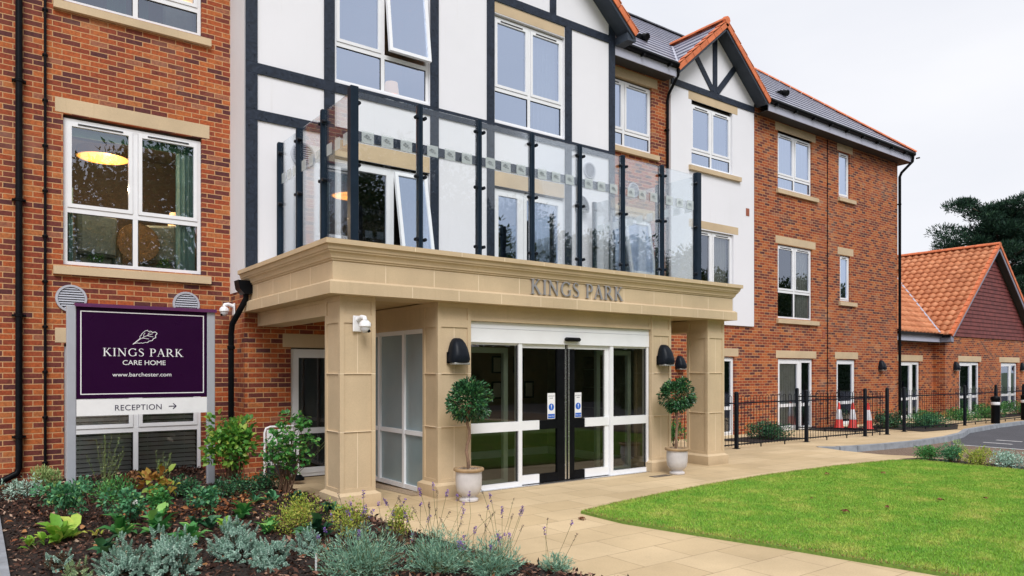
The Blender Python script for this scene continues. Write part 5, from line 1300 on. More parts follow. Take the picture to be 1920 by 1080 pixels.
def hebe(x, y, r, h, label, mat=HEBE, shoots=None, dry=0):
    z = bz(x, y); r *= .9; root = proot('silver_hebe', label, 'shrub', x, y, z, 'small silvery shrubs at the front of the bed')
    k = int((shoots or 4200*r*r+60)); a = rdir(k); a[:, 2] = abs(a[:, 2])**.8; a = unit(a)
    rad = (.55+.5*rng.random(k)**.5)[:, None]; lump = 1+.18*np.sin(a[:, :1]*7+x*9)+.18*np.cos(a[:, 1:2]*6+y*5)
    T = a*rad*lump*[r, r, h*.92]; T[:, 2] = np.maximum(T[:, 2], .02)
    ax = unit(a*[.8, .8, 1]+[0, 0, .30]+.22*rng.normal(size=(k, 3))); nl = 26
    t = np.tile(np.linspace(0, 1, nl), k); i = np.repeat(np.arange(k), nl); A = ax[i]; th_ = t*nl*2.4+rng.random(k)[i]*6
    s1 = unit(np.cross(A, [0.3, .2, 1.])); s2 = np.cross(A, s1); rd = s1*np.cos(th_)[:, None]+s2*np.sin(th_)[:, None]
    P = T[i]-A*(t*.058)[:, None]; D = unit(A*(.9-.75*t)[:, None]+rd*(.35+.65*t)[:, None])
    parts = [(*leaf_arrays(P, D, A, (.011+.012*np.sqrt(t))*(.85+.5*r/.2*.3), .010+.005*t, .12), 0)]
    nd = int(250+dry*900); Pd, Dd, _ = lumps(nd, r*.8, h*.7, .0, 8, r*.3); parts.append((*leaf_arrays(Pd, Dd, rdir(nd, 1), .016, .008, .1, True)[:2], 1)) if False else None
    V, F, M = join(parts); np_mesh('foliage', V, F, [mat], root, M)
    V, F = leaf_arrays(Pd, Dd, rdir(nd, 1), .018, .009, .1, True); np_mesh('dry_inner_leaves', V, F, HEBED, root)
    stems(root, T[::6]*.8, .02, .004, BTWIG)
for a in ((.53, 6.51, .14, .20, 'sparse silvery shrub with bare brown twigs near the left bottom corner', HEBE, 26, 1), (.62, 6.19, .12, .14, 'small yellowish silvery shrub cut by the bottom edge at left', HEBEY, 40), (.90, 6.02, .19, .27, 'silvery shrub second from the left at the bottom edge'),
          (1.17, 5.80, .23, .36, 'largest silvery shrub, at the bottom edge left of the middle of the bed'), (1.68, 6.01, .22, .33, 'broad silvery shrub in the open bark below the right sign post'), (1.81, 5.55, .18, .25, 'low silvery shrub just right of and below the broad silvery one'),
          (2.22, 5.82, .13, .26, 'small thin silvery shrub beside the large lavender clump')): hebe(*a)
def rosette(x, y, r, h, label, mat, n=24, wd=.42, nm='leafy_perennial', cl=3, upr=1.35):
    z = bz(x, y); root = proot(nm, label, 'plant', x, y, z, 'young broad-leaved plants in the bed'); c = rng.normal(size=(cl, 2))*r*.38; i = rng.integers(0, cl, n)
    t = rng.random(n); an = rng.random(n)*2*math.pi; up_ = upr*(1.25-t); D = unit(np.stack([np.cos(an), np.sin(an), up_], 1))
    P = np.stack([c[i, 0], c[i, 1], .01+.5*h*(1-t)*rng.random(n)], 1); ln = h*(.55+.4*rng.random(n))
    V, F = leaf_arrays(P, D, np.tile([0, 0, 1.], (n, 1))+.2*rng.normal(size=(n, 3)), ln, ln*wd, .18); np_mesh('leaves', V, F, mat, root)
    stems(root, P+[0, 0, .02], .01, .003, TWIG, 3)
for a in ((.55, 7.40, .18, .23, 'bright lime green broad-leaved plant alone in the bark at left', LIME, 34, .46), (.40, 7.39, .09, .14, 'smaller lime green plant just left of the bright broad-leaved one', LIME, 16, .46),
          (.87, 7.48, .06, .12, 'pale yellow seedling with few leaves in the bark', YELG, 7, .35), (.84, 6.67, .11, .17, 'dark green plant with a few round leaves behind the silvery shrubs at left', DARKG, 16, .5),
          (1.10, 7.36, .12, .26, 'dark reddish green broad-leaved plant below the middle of the sign', MIDG, 24, .38), (1.35, 7.39, .14, .24, 'broad-leaved green plant right beside the reddish green one below the sign', MIDG, 26, .40),
          (1.80, 7.41, .15, .17, 'low dark broad-leaved plant below the right sign post', DARKG, 30, .42), (1.54, 6.83, .12, .20, 'green plant with upright leaves behind the two largest silvery shrubs', MIDG, 24, .4),
          (1.97, 7.22, .09, .16, 'small pale green plant just right of the low dark broad-leaved one', LIME, 14, .4), (2.27, 7.87, .14, .22, 'green broad-leaved plant among the rust brown leaves', MIDG, 26, .42),
          (2.26, 6.92, .13, .17, 'low spreading green plant left of the yellow green shrub', MIDG, 24, .42), (2.52, 6.50, .11, .25, 'dark leaved plant in front of the yellow green shrub', DARKG, 22, .42), (3.04, 8.36, .12, .13, 'small dark plant close to the left column base', DARKG, 18, .45), (2.75, 8.5, .14, .16, 'low dusky green plant between the leafy shrub and the yellow green one', BLUEG, 20, .42), (3.12, 7.5, .12, .16, 'dark green clump at the bed corner in front of the column', DARKG, 22, .42)): rosette(*a)
def bush(x, y, r, h, label, mat, n=900, ln=.035, wd=.5, k=14, name='garden_shrub', cat='shrub', z=None, z0=None, group=None, stem=BTWIG, flowers=None, lr=None, flat=1.0, sr=.006, simple=False, up=.25):
    z = bz(x, y) if z is None else z; root = proot(name, label, cat, x, y, z, group); z0 = h*.12 if z0 is None else z0
    P, D, C = lumps(n, r, h-z0, z0, k, lr or r*.42, up, flat); P[:, 2] = np.maximum(P[:, 2], .012)
    s = ln*(.65+.7*rng.random(n)); V, F = leaf_arrays(P, D, rdir(n, 1.5), s, s*wd, .15, simple); np_mesh('foliage', V, F, mat, root); stems(root, C, r*.12, sr, stem)
    if flowers:
        fm, cnt, fs, nm = flowers
        for i in range(cnt):
            c = C[rng.integers(0, k)].copy(); c += rdir(1, 1.2)[0]*(lr or r*.42); c[2] = max(c[2], h*.55); q = 14 if fm is PETAL else 60
            Pf = c+rdir(q)*fs*(.25 if fm is PETAL else .7); Vf, Ff = leaf_arrays(Pf, unit(Pf-c+.001), rdir(q), fs*(.8 if fm is PETAL else .3), fs*(.7 if fm is PETAL else .25), .1, True); np_mesh(nm, Vf, Ff, fm, root)
    return root
bush(.70, 8.37, .23, .46, 'blue-green rose bush with a white flower in front of the left sign post', BLUEG, 800, .042, .6, 10, 'rose_bush', flowers=(PETAL, 1, .03, 'flower'))
bush(1.21, 7.99, .19, .44, 'small rose bush with one white flower below the middle of the sign', BLUEG, 600, .040, .6, 8, 'rose_bush', flowers=(PETAL, 1, .03, 'flower'))
bush(1.52, 8.08, .17, .42, 'green rose bush with some yellow leaves below the sign, left of the right post', MIDG, 520, .042, .6, 8, 'rose_bush', flowers=(AUT, 2, .05, 'yellow_leaves'))
bush(1.98, 8.08, .19, .46, 'blue-green rose bush hiding the foot of the right sign post', BLUEG, 640, .038, .6, 9, 'rose_bush')
bush(.40, 10.49, .26, .20, 'low grey-green plant against the brick at the left picture edge', HEBE, 700, .035, .3, 9, 'border_plant', 'plant')
bush(.72, 10.71, .22, .30, 'feathery green plant under the drain pipe on the brick wall', FEATH, 700, .045, .2, 9, 'border_plant', 'plant', up=1.4)
bush(1.53, 9.85, .08, .36, 'dark red-brown upright plant before the blinds', RUST, 120, .06, .4, 5, 'border_plant', 'plant', up=1.2)
bush(1.72, 9.28, .19, .40, 'plant with large orange and yellow-green leaves before the ground floor window', AUT, 80, .095, .55, 7, 'border_plant', 'plant')
bush(2.08, 9.48, .24, .22, 'low dark green plant behind the right sign post', DARKG, 700, .035, .5, 9, 'border_plant', 'plant')
bush(1.30, 9.45, .30, .30, 'mixed green plant spreading under the ground floor window', MIDG, 700, .04, .3, 10, 'border_plant', 'plant', up=.8)
bush(1.02, 9.6, .20, .34, 'thin green herb right behind the left sign post', BLUEG, 420, .04, .35, 8, 'border_plant', 'plant', up=.8)
def feathery(x, y, label, n=16, h=.80, sp=.22):
    root = proot('tall_feathery_plant', label, 'plant', x, y, bz(x, y)); m = MB(); Pn = []; Dn = []
    for i in range(n):
        a = rng.random()*6.28; l = sp*rng.random(); top = Vector((math.cos(a)*l, math.sin(a)*l, h*(.6+.4*rng.random()))); b = Vector((0, 0, 0))+Vector((rng.normal()*.03, rng.normal()*.03, -.02)); m.tube([b, b.lerp(top, .5)+Vector((0, 0, .03)), top], .0028, 4, None, False)
        for j in range(26):
            t = .25+.75*j/26; p = b.lerp(top, t); Pn.append(p); Dn.append(Vector((rng.normal(), rng.normal(), .9)))
    m.build('stems', TWIG, root, fix=False); V, F = leaf_arrays(np.array(Pn), np.array(Dn), rdir(len(Pn), 1), .035, .006, .1, True); np_mesh('leaves', V, F, FEATH, root)
feathery(1.24, 9.8, 'tall thin yellow-green feathery plant in front of the window blinds'); feathery(1.85, 9.75, 'faint feathery stems in front of the right half of the blinds', 8, .70, .16)
# hydrangea-like and lobed-leaf shrubs by the portico
LIMEG = leaf_mat('light_green_leaf', [(0, (.05, .18, .035)), (.4, (.11, .32, .05)), (.8, (.24, .46, .07)), (1, (.46, .52, .10))], .42, .35, .4)
bush(2.62, 9.5, .33, 1.02, 'broad light green shrub with faded brown flower heads between sign and portico', LIMEG, 1300, .070, .6, 34, 'flowering_shrub', flowers=(RUST, 9, .07, 'faded_flower_head'), lr=.12, sr=.008, z0=.12)
LIME_DONE = 1
def lobed(x, y, r, h, label):
    root = proot('leafy_shrub', label, 'shrub', x, y, bz(x, y)); P, D, C = lumps(430, r, h-.14, .14, 34, .10, .1)
    V = []; F = []
    U = rdir(len(P), 2.0); S_ = unit(np.cross(D, U))
    for q, a in ((0, 1.), (.75, .85), (-.75, .85), (1.6, .55), (-1.6, .55)):
        Dq = unit(D*math.cos(q)+S_*math.sin(q)); V.append(leaf_arrays(P, Dq, U, .055*a, .040*a, .1, True))
    v_ = np.concatenate([a for a, b in V]); f_ = np.concatenate([b+i*len(V[0][0]) for i, (a, b) in enumerate(V)]); np_mesh('foliage', v_, f_, MIDG2, root)
    stems(root, C, .05, .007, BTWIG)
    m = MB()
    for e in ((.62, -.05, .75), (.55, .1, .55), (-.35, 0, .5), (.1, .1, 1.05)): m.tube([(0, 0, .1), (e[0]*.5, e[1]*.5, e[2]*.55), e], .004, 5, None, False)
    m.build('long_shoots', TWIG, root, fix=False)
MIDG2 = leaf_mat('fresh_green_leaf', [(0, (.036, .160, .043)), (.5, (.080, .304, .072)), (.85, (.174, .478, .116)), (1, (.435, .609, .145))], .42, .35, .4)
lobed(3.12, 8.92, .40, 1.08, 'leafy green shrub with lobed leaves left of the stone column')
bush(2.62, 9.15, .42, .17, 'dark low ground cover below the shrubs left of the portico', DARKG, 1500, .03, .45, 16, 'ground_cover_plant', 'plant', lr=.12)
bush(2.98, 9.35, .28, .15, 'dark low ground cover at the foot of the lobed-leaf shrub', DARKG, 900, .03, .45, 10, 'ground_cover_plant', 'plant', lr=.1)
for a in ((2.50, 6.78, .32, .32, 'wide yellow-green shrub in front of the left column'), (2.70, 6.10, .23, .36, 'yellow-green shrub between the wide one and the lavender'), (3.13, 5.95, .15, .34, 'upright yellow-green shrub between the two lavender clumps')):
    bush(*a, YELG, int(5200*a[2]), .022, .5, int(14+30*a[2]), 'yellow_green_shrub', up=.6)
def lavender(x, y, r, h, label, nst, spikes, sh=(.25, .42), dense=1.0):
    z = bz(x, y); root = proot('lavender', label, 'plant', x, y, z, 'lavender clumps along the paving edge'); a = rdir(nst); a[:, 2] = abs(a[:, 2])+.25; a = unit(a)
    T = a*[r*1.15, r*1.15, h*.75]*(.75+.3*rng.random(nst))[:, None]; T[:, 2] = np.maximum(T[:, 2], .06); nl = int(15*dense)
    i = np.repeat(np.arange(nst), nl); t = .30+.72*rng.random(nst*nl); ax = unit(T)[i]; P = T[i]*t[:, None]; P[:, 2] -= .03*(1-t)*t
    D = unit(ax*.9+.55*rng.normal(size=(len(i), 3))+[0, 0, .35]); ln = .028+.020*rng.random(len(i))
    V, F = leaf_arrays(P, D, rdir(len(i)), ln, .0045+.002*rng.random(len(i)), .12, True); np_mesh('foliage', V, F, LAVM, root)
    stems(root, T[::5], .03, .003, TWIG)
    for k in range(spikes):
        b = T[rng.integers(0, nst)]*.9; d = unit(b*[.55, .55, .9]+[0, 0, .18]+.10*rng.normal(size=3)); L_ = sh[0]+(sh[1]-sh[0])*rng.random(); e = b+d*L_; m = MB()
        m.tube([Vector(b), Vector(b+d*L_*.5+rng.normal(size=3)*.008), Vector(e)], .0016, 3, TWIG, False)
        fm = PURF if rng.random() < .55 else DRYF; fresh = fm is PURF; nw = int(3+4*rng.random())
        for j in range(nw):
            c = e-d*(.011*j+(.02 if j == nw-1 and rng.random() < .6 else 0)); Q = rdir(7); P2 = c+Q*.004; vv, ff = leaf_arrays(P2, unit(Q+d*.6), rdir(7), .012 if fresh else .008, .008 if fresh else .005, .1, True); m.raw([tuple(q) for q in vv], [tuple(q) for q in ff], fm)
        m.build('flower_spike', None, root, fix=False)
for a in ((2.28, 4.93, .36, .50, 'largest lavender clump, left of the gap with the red bark piece', 300, 28, (.16, .34)), (2.80, 4.70, .29, .49, 'middle lavender clump at the bottom of the picture', 230, 26, (.20, .46)),
          (3.10, 4.42, .24, .42, 'lavender clump at the paving edge, right of the middle one', 170, 20, (.16, .40)), (3.62, 4.28, .15, .20, 'small low lavender on its own at the bed tip by the paving', 60, 4, (.20, .42))): lavender(*a)
m = MB(); m.prism([(2.02, .03), (2.035, .03), (2.035, .15), (2.0275, .165), (2.02, .15)], 'y', 5.16, 5.162); o = m.build('plant_tag', WHITE); o.location = (0, 0, bz(2.03, 5.16)-.01); tag(o, 'white plastic plant tag stuck in the bark left of the largest lavender', 'plant tag')
# ------------------------------------------------------------------ potted bay trees
POTM = plain('white_glazed_pot', (.58, .555, .56), .45, .16, 4); TERR = plain('sandy_rim', (.36, .24, .13), .75, .2, 10); PEB = leaf_mat('pebble', [(0, (.22, .15, .11)), (.5, (.42, .33, .26)), (1, (.62, .54, .46))], .7, 0)
def baytree(x, y, label, s=1.0, rot=0, crown_w=1.0):
    root = proot('potted_bay_tree', label, 'potted tree', x, y, 0, 'potted bay trees beside the entrance')
    m = MB(); m.lathe([(.0, 0), (.105, 0), (.118, .012), (.118, .035), (.085, .055), (.082, .065), (.115, .085), (.148, .13), (.160, .20), (.163, .29), (.160, .355), (.158, .375), (.145, .375), (.14, .35), (.0, .35)], (0, 0, 0), 36); m.build('pot', POTM, root)
    r_ = MB(); r_.lathe([(.159, .368), (.185, .378), (.19, .395), (.183, .410), (.160, .414), (.148, .405), (.146, .37)], (0, 0, 0), 36); r_.build('rim', TERR, root)
    n = 260; a = rng.random(n)*6.28; q = .145*np.sqrt(rng.random(n)); P = np.stack([q*np.cos(a), q*np.sin(a), .392+.008*rng.random(n)], 1); V, F = leaf_arrays(P, rdir(n)*[1, 1, .3], np.tile([0, 0, 1.], (n, 1)), .018, .015, .1); np_mesh('pebbles', V, F, PEB, root)
    t = MB(); t.lathe([(.0, .388), (.146, .388)], (0, 0, 0), 20, SOIL)
    pts = [Vector((.018*math.sin(i*1.3+rot)-.02*(1-i/9), .014*math.cos(i*1.7), .36+i*.085)) for i in range(10)]; t.tube(pts, .02, 8, BTWIG2, False, [.021-.0008*i+.003*(i % 2) for i in range(10)])
    for i in range(7):
        a_ = i*.9; t.tube([Vector((0, 0, 1.02+.01*i)), Vector((.09*math.cos(a_), .09*math.sin(a_), 1.12+.01*i)), Vector((.18*math.cos(a_), .18*math.sin(a_), 1.22))], .006, 5, BTWIG2, False)
    t.build('trunk', None, root, fix=False)
    n = 2500; k = 80; C = rdir(k)*.222*(.80+.26*rng.random(k))[:, None]*[crown_w, crown_w, .92]; i = rng.integers(0, k, n); q = rdir(n); P = C[i]+q*.062; D = unit(q*.55+unit(C[i])+[0, 0, .1]+.45*rng.normal(size=(n, 3))); P[:, 2] += 1.235
    s_ = .042+.026*rng.random(n); V, F = leaf_arrays(P, D, rdir(n, 1.2), s_, s_*.36, .16); np_mesh('crown', V, F, BAYL, root)
BTWIG2 = plain('pinkish_bark', (.22, .135, .09), .9, .3, 30, bmp=.5)
baytree(4.885, 7.47, 'ball-shaped bay tree in a white pot left of the entrance doors', rot=1); baytree(8.765, 7.50, 'ball-shaped bay tree in a white pot right of the entrance doors', rot=2.5, crown_w=.96)
# ------------------------------------------------------------------ shrubs by the fences and along the lawn
G_ = lambda y: gz(y)
bush(15.45, 10.45, .62, .36, 'low dark green shrubs behind the fence before the brick wall', DARKG, 3200, .045, .45, 40, 'low_shrub', z=G_(10.4), lr=.16)
bush(12.05, 10.5, .36, .58, 'green shrub seen between the right pilaster and the right column', MIDG, 1500, .045, .45, 18, 'low_shrub', z=G_(10.5), lr=.14)
for a in ((21.3, 10.35, .75, .42, 'dark green plants at the foot of the brick corner behind the fence end'), (22.5, 9.75, .80, .34, 'low grey-green ground cover just left of the far kerb'), (23.6, 10.3, .60, .36, 'green plants in front of the recessed glazed doors of the low wing'), (27.0, 10.6, .8, .28, 'low green plants before the corner of the low wing'), (29.0, 10.8, .8, .40, 'green plants behind the far fence, by the middle doors of the wing'), (32.6, 10.8, 1.0, .45, 'green plants behind the far fence near the right picture edge')):
    bush(*a, MIDG if a[0] > 23 else DARKG if a[0] < 22 else BLUEG, int(2600*a[2]), .06, .45, 30, 'border_plants', 'plant', z=G_(a[1]), lr=.17, simple=True)
for i, a in enumerate(((13.72, 5.98, .23, .29, 'first and smallest round shrub of the row at the far lawn edge', MIDG), (13.70, 5.58, .25, .36, 'second shrub of the lawn row, dark with a wispy top', BLUEG), (13.68, 5.12, .34, .34, 'third shrub of the lawn row, broad and yellow-tipped', YELG), (13.70, 4.70, .32, .32, 'fourth shrub of the lawn row, grey-green', HEBE), (13.72, 4.22, .30, .38, 'last shrub of the lawn row, at the right picture edge', BLUEG))):
    bush(a[0], a[1], a[2]*.9, a[3]*.78, a[4], a[5], 1500, .030, .42, 24, 'round_shrub', z=0, group='row of shrubs along the lawn')
bush(13.80, 5.5, .14, .46, 'wispy thin-leaved plant rising behind the shrub row', FEATH, 260, .05, .12, 7, 'wispy_plant', 'plant', z=0, up=1.5)
# ------------------------------------------------------------------ pine behind the wing
PINE = leaf_mat('pine_needles', [(0, (.008, .024, .018)), (.5, (.016, .046, .030)), (.85, (.030, .075, .042)), (1, (.06, .12, .06))], .6, .08, .2)
def pine(x, y, label, H_=13.4):
    root = proot('pine_tree', label, 'tree', x, y, -.3); m = MB(); m.tube([(0, 0, -.2), (.1, .1, 3), (-.1, .2, 6), (.2, 0, 9), (.1, .1, H_-1.5)], .35, 10, None, False, [.42, .36, .30, .22, .08]); C = []
    for i in range(44):
        t = i/43; z = 4.2+(H_-5.0)*t+.4*rng.normal(); an = i*2.4; L_ = (5.6*(1-.62*t**1.6))*(.75+.35*rng.random()); e = Vector((math.cos(an)*L_, math.sin(an)*L_, z+.5+.6*rng.random())); m.tube([(0, .1, z-.5), e*.5+Vector((0, 0, (z-.2)*.5)), e], .09, 6, None, False, [.11, .07, .03])
        for q in np.linspace(.45, 1.0, 4): C.append(Vector((e.x*q+rng.normal()*.45, e.y*q+rng.normal()*.45, z+.25+(e.z-z)*q+rng.normal()*.18)))
    for i in range(16): C.append(Vector((rng.normal()*1.1, rng.normal()*.8, H_-.6+rng.normal()*.35)))
    m.build('trunk', BARK, root, fix=False); C = np.array(C); n = 90000; i = rng.integers(0, len(C), n); q = rdir(n); rr = (.55+.5*rng.random(len(C)))[i][:, None]
    P = C[i]+q*rr*(.35+.65*rng.random(n))[:, None]*[1.15, 1.15, .52]; V, F = leaf_arrays(P, unit(q+[0, 0, .8]+.5*rng.normal(size=(n, 3))), rdir(n), .19+.12*rng.random(n), .062, .1, True); np_mesh('crown', V, F, PINE, root)
pine(58.5, 20.5, 'large dark pine tree rising behind the orange tiled roof', 13.2)
HED = leaf_mat('far_tree_leaf', [(0, (.012, .035, .010)), (.6, (.035, .075, .020)), (.9, (.09, .11, .03)), (1, (.20, .16, .05))], .6, .2)
def tree(x, y, H_, r, label, src={}, mat=HED, key='a'):
    if key not in src:
        root = empty('broadleaf_tree'); m = MB(); m.tube([(0, 0, -.3), (.1, 0, .2), (.15, .05, .45), (.1, .1, .62)], .02, 9, None, False, [.030, .024, .019, .010]); C = []
        for i in range(26):
            d = rdir(1, .5)[0]; c = Vector((d[0]*.36, d[1]*.36, .60+d[2]*.30)); C.append(c); m.tube([(.12, .05, .34+.006*i), c*.5+Vector((.05, 0, .25)), c], .008, 5, None, False, [.010, .006, .002])
        m.build('trunk', BARK, root, fix=False); C = np.array(C); n = 9000; i = rng.integers(0, len(C), n); q = rdir(n); P = C[i]+q*(.05+.09*rng.random(n))[:, None]
        V, F = leaf_arrays(P, unit(q+.6*rng.normal(size=(n, 3))), rdir(n), .022+.012*rng.random(n), .014, .1, True); np_mesh('crown', V, F, mat, root); src[key] = root
    else:
        root = src[key].copy(); COL.objects.link(root)
        for c in src[key].children: d_ = c.copy(); COL.objects.link(d_); d_.parent = root
    root.location = (x, y, -.2); root.scale = (r*2.2, r*2.2, H_); root.rotation_euler = (0, 0, x*1.3); tag(root, label, 'tree', 'trees across the road behind the viewer'); return root
tree(66, 17, 9.0, 4.2, 'broadleaf tree with yellowing leaves right of the pine at the picture edge')
# across the road, only mirrored in the glass
for i, (x, y, h, r) in enumerate(((2, -20, 13, 6), (10, -23, 15, 7), (19, -21, 14.5, 6.5), (29, -24, 12, 6.5), (40, -23, 10, 6.5), (52, -22, 11, 7), (66, -24, 12, 7), (80, -22, 12, 7), (-7, -21, 13, 6))):
    tree(x, y, h, r, 'broadleaf tree across the road behind the viewer, seen mirrored in the building\'s glass')
# ------------------------------------------------------------------ things seen through the windows
SHEER = plain('sheer_curtain', (.80, .80, .82), .9, .05); TEALC = plain('teal_curtain', (.36, .54, .50), .9, .1); GREENC = plain('green_curtain', (.02, .12, .07), .85, .2); CREAM = plain('cream_curtain', (.74, .72, .66), .9, .08)
GREYC = plain('grey_chair', (.24, .29, .27), .8, .12, 10)
for (a, b_, c, d, y, mt, lb, fo) in ((2.47, 2.74, 3.12, 5.05, W+.145, TEALC, 'pale teal curtain at the right side of the first floor window above the sign', 4), (1.04, 1.12, 3.12, 4.2, W+.145, TEALC, 'thin strip of teal curtain at the left side of the window above the sign', 2),
        (1.55, 1.80, 6.75, 8.6, W+.22, GREENC, 'dark green curtain left of the mullion in the top left window', 3), (1.98, 2.10, 6.75, 8.6, W+.22, GREENC, 'dark green curtain right of the mullion in the top left window', 2),
        (11.15, 12.85, 6.75, 8.45, W+.22, SHEER, 'sheer white curtain in the top window right of the half-timbered bay', 14), (15.1, 15.85, 6.72, 8.5, W+.145, SHEER, 'white curtain in the upper window below the small gable', 7),
        (15.12, 15.9, 3.05, 5.3, W+.145, CREAM, 'pale curtain in the middle window of the white panel', 7), (18.05, 19.7, 6.7, 8.5, W+.145, SHEER, 'sheer curtain across the top floor double window of the right brick wall', 12), (21.22, 21.83, 6.9, 8.4, W+.145, SHEER, 'white blind cloth in the narrow top window', 4),
        (19.0, 19.7, 3.05, 5.3, W+.145, CREAM, 'pale curtain in the right half of the first floor double window', 6), (21.3, 21.86, 3.7, 5.2, W+.145, SHEER, 'white blind cloth in the narrow first floor window', 4), (18.08, 19.05, -.05, 2.1, W+.145, CREAM, 'cream curtain behind the double glazed door on the ground floor', 8),
        (8.9, 9.45, 6.3, 8.5, B+.22, SHEER, 'white curtain at the right side of the window above the balcony', 5), (9.0, 9.45, 3.1, 5.2, B+.22, SHEER, 'white curtain behind the right balcony door', 4)):
    curtain(a, b_, c, d, y, mt, lb, fo)
bl = MB(); bl.box(1.05, 2.75, W+.13, W+.15, 4.93, 5.12)
for i in range(5): bl.box(1.05, 2.75, W+.125, W+.13, 4.935+i*.038, 4.955+i*.038)
o = bl.build('roman_blind', plain('green_blind', (.035, .11, .075), .85, .2)); tag(o, 'green fabric blind pulled up at the head of the window above the sign', 'blind')
SLATM = plain('blind_slat', (.80, .81, .80), .55, .06)
for i, (a, b_, lb) in enumerate(((1.06, 1.86, 'left grey slatted blind in the ground floor window behind the sign'), (1.94, 2.75, 'right grey slatted blind in the ground floor window behind the sign'))):
    m = MB()
    for k in range(28): z = .12+k*.065; m.raw([(a, W+.172, z+.026), (b_, W+.172, z+.026), (b_, W+.126, z-.024), (a, W+.126, z-.024)], [(0, 1, 2, 3)])
    for x in (a+.15, b_-.15): m.box(x-.003, x+.003, W+.195, W+.199, .1, 1.95)
    o = m.build('slatted_blind', SLATM, fix=False); tag(o, lb, 'blind', 'slatted blinds in the ground floor window')
def emis(name, col, st):
    m, t, b = nt(name); b.inputs['Base Color'].default_value = (*col, 1); b.inputs['Emission Color'].default_value = (*col, 1); b.inputs['Emission Strength'].default_value = st; return m
WARM = emis('lit_shade', (1, .47, .11), .42); WARM2 = emis('lit_shade_soft', (1, .62, .30), .9); SPOT = emis('downlight', (1, .85, .6), 2)
r = empty('pendant_lamp'); m = MB(); m.lathe([(.37, 0), (.37, .13), (.355, .13), (.355, .01)], (0, 0, 0), 36); m.build('lamp_shade', plain('bronze_shade', (.20, .12, .06), .5), r)
m = MB(); m.lathe([(.0, -.03), (.2, -.025), (.34, -.005), (.355, .004)], (0, 0, 0), 36); m.build('diffuser', WARM, r); m = MB(); m.tube([(0, 0, .1), (0, 0, .40)], .008, 6); m.build('cord', BLACK, r)
lp = bpy.data.lights.new('lamp_glow', 'POINT'); lp.energy = 70; lp.color = (1, .72, .42); lp.shadow_soft_size = .012; lo = bpy.data.objects.new('lamp_glow', lp); COL.objects.link(lo); lo.parent = r; lo.location = (.1, -.1, -.45)
r.location = (1.62, 12.95, 4.94); tag(r, 'round pendant lamp glowing amber behind the left pane of the window above the sign', 'ceiling lamp')
def table_lamp(x, y, z, label, s=1.0, mat=WARM2):
    r = empty('table_lamp'); m = MB(); m.lathe([(.16*s, .30*s), (.125*s, .56*s), (.12*s, .56*s), (.155*s, .30*s)], (0, 0, 0), 20); m.build('lamp_shade', mat, r); m = MB(); m.lathe([(.0, 0), (.08*s, 0), (.08*s, .02), (.03*s, .06*s), (.05*s, .15*s), (.02*s, .28*s), (.0, .31*s)], (0, 0, 0), 16); m.build('lamp_base', STEEL, r)
    r.location = (x, y, z); tag(r, label, 'table lamp', 'lit table lamps inside the rooms')
table_lamp(2.66, 12.7, 3.60, 'lit amber table lamp behind the right pane of the window above the sign'); table_lamp(2.75, 12.8, 7.12, 'large lit lampshade in the top left window at the picture edge', 1.6); table_lamp(6.10, 11.9, 6.35, 'lit lamp in the window right above the balcony corner post', .9)
def chair(x, y, z, rz_, label, sc=1.0):
    r = empty('armchair')
    for nm, bx_ in (('seat', (-.30, .30, -.32, .30, .12, .42)), ('backrest', (-.32, .32, .22, .42, .30, 1.0)), ('arm', (-.44, -.30, -.34, .36, .05, .60)), ('arm', (.30, .44, -.34, .36, .05, .60))):
        m = MB(); m.box(*bx_, None, .05); m.build(nm, GREYC, r)
    r.location = (x, y, z); r.rotation_euler = (0, 0, rz_); r.scale = (sc,)*3; tag(r, label, 'armchair', 'armchairs inside the first floor room')
chair(1.36, 12.65, 3.045, R(200), 'grey-green armchair at the left behind the window above the sign', .9); chair(2.50, 12.75, 3.045, R(150), 'dark grey armchair at the right behind the window above the sign', .85)
m = MB(); k = 40; c = Vector((0, 0, .52))
for i in range(k):
    a0, a1 = 2*math.pi*i/k, 2*math.pi*(i+1)/k; am = (a0+a1)/2; m.face([(0, 0, .52), (.30*math.cos(a0), 0, .52+.30*math.sin(a0)), (.29*math.cos(am), -.03, .52+.29*math.sin(am)), (.30*math.cos(a1), 0, .52+.30*math.sin(a1))])
m.tube([(0, .02, 0), (0, .02, .5)], .02, 8); m.lathe([(.0, 0), (.1, 0), (.1, .02), (.0, .03)], (0, .02, 0), 16)
o = m.build('pleated_ornament', plain('rattan', (.34, .21, .11), .8, .15), fix=False); o.location = (2.02, 12.35, 3.05); tag(o, 'round pleated straw ornament on a stand behind the mullion of the window above the sign', 'ornament')
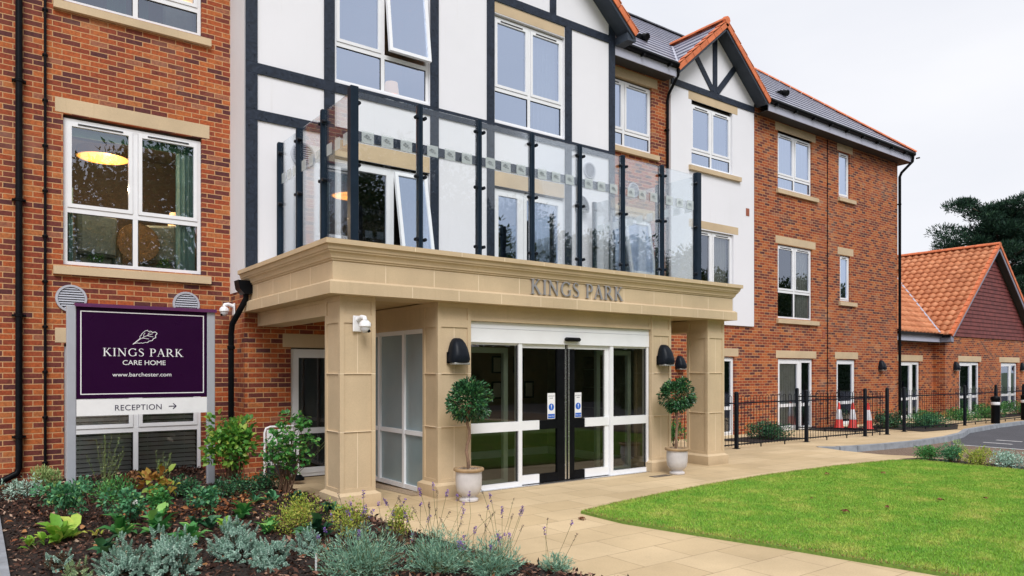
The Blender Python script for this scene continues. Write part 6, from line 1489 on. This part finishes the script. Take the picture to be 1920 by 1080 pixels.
for x, lb in ((1.42, 'small green plant in a white pot, left on the inner sill above the sign'), (2.34, 'small green plant in a white pot, right on the inner sill above the sign')):
    r = proot('potted_plant', lb, 'potted plant', x, W+.33, 3.045, 'potted plants on the inner sill'); m = MB(); m.lathe([(.0, 0), (.055, 0), (.065, .11), (.058, .11), (.055, .09), (.0, .09)], (0, 0, 0), 20); m.build('pot', POTM, r)
    P, D, _ = lumps(420, .12, .19, .10, 8, .045); V, F = leaf_arrays(P, D, rdir(420), .02, .010, .1, True); np_mesh('foliage', V, F, MIDG, r)
for (x, y, z, lb) in ((2.55, 12.9, 8.58, 'small lit ceiling spot in the top left window'), (5.2, 12.2, 8.5, 'small lit ceiling spot, left one in the window above the balcony corner'), (6.0, 12.0, 8.5, 'small lit ceiling spot, right one in the window above the balcony corner'), (5.35, 12.0, 5.25, 'small lit ceiling spot behind the left balcony door')):
    m = MB(); m.lathe([(.0, -.008), (.022, -.008), (.026, 0)], (x, y, z), 12); o = m.build('ceiling_spot', SPOT); tag(o, lb, 'ceiling light', 'lit ceiling spots inside the rooms')

chair(2.62, 12.5, 6.62, R(170), 'dark teal armchair top in the lower right pane of the top left window', .7)
# hedge across the road
HG = leaf_mat('hedge_leaf', [(0, (.010, .028, .010)), (.6, (.025, .060, .020)), (1, (.05, .10, .03))], .6, .15)
n = 26000; x = -25+130*rng.random(n); z = 3.4*rng.random(n)**.8+.35*np.sin(x*.7)*rng.random(n); y = -15.6+.9*(rng.random(n)-.5)*2
V, F = leaf_arrays(np.stack([x, y, z-.1], 1), rdir(n, .4), rdir(n), .22+.12*rng.random(n), .15, .1, True)
core = MB(); core.box(-25, 105, -15.9, -15.3, -.3, 2.9); hr = empty('hedge', (40, -15.6, -.3)); c_ = core.build('inner_branches', HG, hr); c_.location = (-40, 15.6, .3); f_ = np_mesh('foliage', V, F, HG, hr); f_.location = (-40, 15.6, .3); tag(hr, 'long dark hedge across the road behind the viewer, mirrored in the entrance glass', 'hedge')
for i, (x, y, h, r) in enumerate(((33, -30, 15, 7), (45, -30, 14, 7), (58, -31, 14, 7.5), (72, -30, 14, 7.5), (88, -29, 14, 8), (24, -31, 15, 7))):
    tree(x, y, h, r, 'broadleaf tree across the road behind the viewer, seen mirrored in the building\'s glass')
